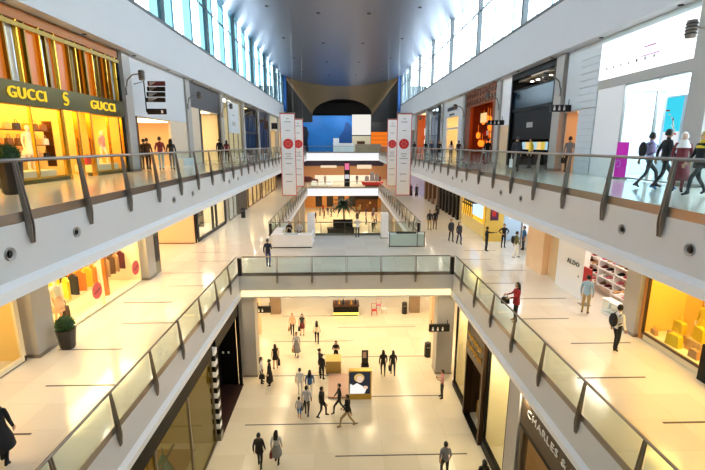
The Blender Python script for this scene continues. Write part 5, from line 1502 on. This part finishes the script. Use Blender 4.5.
person('woman in dark top and grey trousers beside the woman in black', 2.7, 22.35, 0, AW, 1.6, 'black', 'charcoal', 1, style='long', stride=.35, sleeves='short', extra=(('bag', 'black', 'black handbag of the woman in grey trousers', 1),))
person('person in pink shirt and dark trousers reading by the cream window', 5.05, 20.05, 0, LF, 1.66, 'pink', 'charcoal', 1, arm=('phone', 'phone'), sleeves='short', extra=(('phone', 'phone held by the person in the pink shirt'),))
person('man in grey T-shirt walking up the ground floor alone', 3.85, 14.5, 0, AW, 1.72, 'grey', 'charcoal', 1, sleeves='short', stride=.3)
person('dark haired woman in black near the cream shop window', 5.1, 13.6, 0, AW, 1.62, 'black', 'black', 0, style='long')
# middle gallery
person('man in navy top and jeans standing on the foot bridge', -4.55, 23.75, L1, (.1, 1), 1.72, 'navy', 'jeans', 1, arm=('phone', 'down'), stride=.15)
person('person in long black dress walking near the middle gallery railing', -7.85, 8.35, L1, (-.3, 1), 1.66, 'black', 'black', 0, style='hijab_black', stride=.3, extra=(('robe', 'black', .45, .26),))
person('woman in red jacket and tan boots leaning at the railing', 6.75, 15.75, L1, (-1, .1), 1.66, 'red', 'black', 0, style='long', shoes='tan', arm='rail', extra=(('coat', 'red', .8), ('bag', 'black', 'black bag of the woman in the red jacket', -1)))
person('man in light blue shirt and khaki trousers by the shoe shop', 10.05, 16.5, L1, (.6, .7), 1.70, 'lightblue', 'khaki', 1, shoes='brown', sleeves='long')
person('man in white shirt and black trousers with a black bag', 9.2, 13.2, L1, (1, .25), 1.70, 'white', 'black', 2, stride=.2, extra=(('backpack', 'black', 'black shoulder bag of the man in the white shirt'),))
person('person in dark clothes walking along the gallery, ahead of the couple', 7.1, 34.4, L1, TO, 1.68, 'charcoal', 'khaki', 1, stride=.25)
person('person in black walking beside one in khaki trousers', 7.6, 34.6, L1, TO, 1.68, 'black', 'brown', 1, stride=.25)
person('man in grey suit walking with a woman in white on the gallery', 7.8, 30.1, L1, (.2, -1), 1.70, 'charcoal', 'charcoal', 1, stride=.3, extra=(('coat', 'charcoal', .85),))
person('woman with white bag walking with a man in grey suit', 8.15, 29.2, L1, (.2, -1), 1.64, 'charcoal', 'navy', 0, style='long', stride=.35, extra=(('shopping_bag', 'white', 'white bag of the woman beside the man in grey suit', 1),))
person('man in black pointing towards the mustard wall block', 9.45, 27.2, L1, RT, 1.68, 'black', 'black', 2, arm=('point', 'down'))
person('guard in black uniform with yellow badge by the mustard wall block', 10.95, 28.1, L1, TO, 1.70, 'black', 'black', 1, arm=('hip', 'hip'))
person('man in white trousers wearing a black backpack at the service hall', 10.7, 25.4, L1, RT, 1.72, 'olive', 'ivory', 1, stride=.4, extra=(('backpack', 'black', 'black backpack of the man in white trousers'),))
person('clerk in blue shirt at the small white kiosk', 12.05, 27.4, L1, LF, 1.66, 'blue', 'charcoal', 1, sleeves='short')
person('man in white shirt standing at the small white kiosk', 12.0, 26.2, L1, RT, 1.70, 'white', 'charcoal', 1)
person('figure in black robe far along the gallery by the lilac shop', 9.4, 58.2, L1, TO, 1.68, 'black', 'black', 0, style='hijab_black', extra=(('robe', 'black', .1, .27),), group='robed pair by the lilac shop')
person('second figure in black far along the gallery by the lilac shop', 10.0, 57.0, L1, TO, 1.70, 'black', 'black', 1, extra=(('robe', 'black', .2, .24),), group='robed pair by the lilac shop')
person('person in white and pink shirt standing at the rear bridge railing', .95, 31.6, L1, AW, 1.66, 'white', 'charcoal', 1, sleeves='short', arm='rail')
person('clerk in black behind the white counter, one of two', -4.05, 29.9, L1, TO, 1.62, 'black', 'black', 0, style='long', arm='phone')
person('clerk in grey behind the white counter, one of two', -3.35, 30.0, L1, TO, 1.62, 'lightgrey', 'black', 1, arm='bag')
# top gallery
person('person in dark coat by the gold boutique end, one of a couple', -10.85, 23.3, L2, AW, 1.62, 'charcoal', 'charcoal', 1, extra=(('coat', 'charcoal', .7),))
person('person in brown top walking into the warm passage with another', -10.45, 22.8, L2, AW, 1.66, 'brown', 'charcoal', 1, hair='brown', stride=.2)
person('man in maroon shirt and light jeans outside the warm passage', -9.7, 22.6, L2, (-.2, 1), 1.72, 'maroon', 'lightblue', 1, stride=.2, sleeves='short')
person('woman in dark top and trousers beside the man in maroon', -9.25, 22.9, L2, (-.2, 1), 1.62, 'charcoal', 'grey', 0, style='long', stride=.25)
person('man in black by the slate header shop', -9.4, 32.5, L2, (-.5, 1), 1.74, 'black', 'charcoal', 1)
person('woman in dark red top by the slate header shop', -9.0, 33.0, L2, (-.3, 1), 1.64, 'maroon', 'black', 0, style='long')
person('man in blue grey suit standing at the beige passage', 10.75, 20.4, L2, (.3, 1), 1.70, 'grey', 'charcoal', 1, extra=(('bag', 'black', 'dark bag of the man in the blue grey suit', 1),))
person('young man in lavender shirt striding with a black backpack', 9.3, 13.0, L2, (1, -.15), 1.68, 'lavender', 'charcoal', 2, stride=.75, arm=('phone', 'down'), extra=(('backpack', 'black', 'black backpack of the young man in lavender'),))
person('man in dark top and blue shoes walking outside the white boutique', 9.3, 12.35, L2, (1, -.2), 1.76, 'black', 'charcoal', 2, stride=.6, shoes='blue', arm='down')
person('woman in white headscarf and maroon dress outside the white boutique', 9.3, 11.75, L2, (-.6, -1), 1.66, 'maroon', 'maroon', 0, style='hijab_white', stride=.2, extra=(('robe', 'maroon', .35, .27),))
person('woman in yellow headscarf and black top striding', 9.2, 10.95, L2, (-1, .0), 1.66, 'black', 'charcoal', 0, style='hijab_yellow', stride=.7, extra=(('coat', 'black', .75),))
person('man in dark suit with white papers walking outside the black shop', 8.35, 20.8, L2, (.3, 1), 1.72, 'charcoal', 'charcoal', 1, stride=.25, extra=(('coat', 'charcoal', .85), ('shopping_bag', 'white', 'white bag of the man in the dark suit', 1)))
person('person in yellow shirt inside the black double height shop front', 10.3, 23.6, L2, LF, 1.66, 'yellow', 'black', 1, sleeves='short')
person('person in black at the black double height shop front', 10.2, 25.2, L2, LF, 1.66, 'black', 'black', 0, style='long')
person('person in black and white by the copper shop', 9.6, 28.6, L2, AW, 1.72, 'black', 'grey', 1)
person('person in dark clothes outside the copper shop, by its far jamb', 10.0, 37.2, L2, AW, 1.66, 'charcoal', 'charcoal', 1)
person('person in white top outside the pale grey shop', 9.8, 39.0, L2, AW, 1.66, 'white', 'charcoal', 0, style='long')
person('person in black outside the pale grey shop', 9.7, 43.3, L2, TO, 1.7, 'black', 'black', 1)
person('person in navy near the black pier of the blue grey shop', 9.6, 46.6, L2, TO, 1.7, 'navy', 'navy', 1)
person('person in black by the blue grey glass shop', 9.8, 51.0, L2, AW, 1.7, 'black', 'black', 1)
person('person in charcoal by the orange shop near the far hall', 9.6, 57.5, L2, AW, 1.7, 'charcoal', 'charcoal', 1)
# far ground level crowd
rnd = random.Random(3)
for i, (x, y, c1, c2, st) in enumerate([(-4.3, 79, 'black', 'black', 'long'), (-3.4, 76, 'brown', 'black', 'short'), (-2.9, 80, 'charcoal', 'jeans', 'short'), (-4.8, 73, 'navy', 'black', 'long'), (4.6, 64, 'charcoal', 'black', 'short'), (5.0, 66, 'black', 'brown', 'long'), (3.9, 70, 'maroon', 'black', 'short'), (5.3, 74.2, 'purple', 'charcoal', 'long'), (2.8, 76, 'brown', 'navy', 'short'), (4.4, 79, 'black', 'jeans', 'short'), (-3.9, 83, 'red', 'charcoal', 'long'), (-2.2, 78, 'teal', 'black', 'short'), (-1.8, 84, 'grey', 'brown', 'short'), (5.6, 70, 'teal', 'navy', 'long'), (3.3, 81, 'olive', 'charcoal', 'short'), (2.4, 72, 'charcoal', 'brown', 'long'), (5.9, 79.5, 'grey', 'jeans', 'short')]):
    person('visitor in %s top and %s trousers in the orange lit far ground level' % (c1, 'blue' if c2 == 'jeans' else c2), x, y, 0, (rnd.uniform(-1, 1), rnd.uniform(-1, 1)), 1.7, c1, c2, i % 3, style=st, stride=.25)
for x, y, c1, c2, st in ((6.6, 75, 'maroon', 'charcoal', 'long'), (2.6, 77, 'black', 'navy', 'short'), (-3.2, 76.5, 'grey', 'black', 'short')):
    person('visitor in %s top and %s trousers in the brown far middle level hall' % (c1, c2), x, y, L1, (0, -1), 1.7, c1, c2, 1, style=st, stride=.2)
# shop window mannequins
person('pale mannequin in white dress on the gold boutique window plinth', -11.45, 15.7, L2 + .4, (1, -.3), 1.6, 'ivory', 'ivory', 3, style='bald', extra=(('dress', 'ivory', .6, .28),), cat='mannequin', name='mannequin', shoes='ivory')
person('mannequin in pale pink top in the boutique window past the doors', -11.5, 20.5, L2 + .45, (1, -.3), 1.5, 'pink', 'ivory', 3, style='bald', cat='mannequin', name='mannequin', shoes='ivory', stride=.3)
person('mannequin in cream outfit holding a dark bag by the topiary pot window', -11.35, 15.7, L1 + .12, (1, -.2), 1.9, 'cream', 'peach', 3, style='bald', cat='mannequin', name='mannequin', shoes='ivory', extra=(('shopping_bag', 'brown', 'dark brown bag held by the cream mannequin', 1), ('skirt', 'peach', .5, .25)))
person('mannequin in yellow top among the bags of the golden window', 11.98, 12.95, L1 + .3, (-1, -.2), 1.6, 'yellow', 'khaki', 3, style='bald', cat='mannequin', name='mannequin', shoes='ivory', extra=(('skirt', 'yellow', .55, .25),))
person('mannequin in tan top beside the orange drape of the golden window', 11.98, 12.0, L1 + .3, (-1, -.2), 1.7, 'tan', 'tan', 3, style='bald', cat='mannequin', name='mannequin', shoes='ivory')
grow_people()
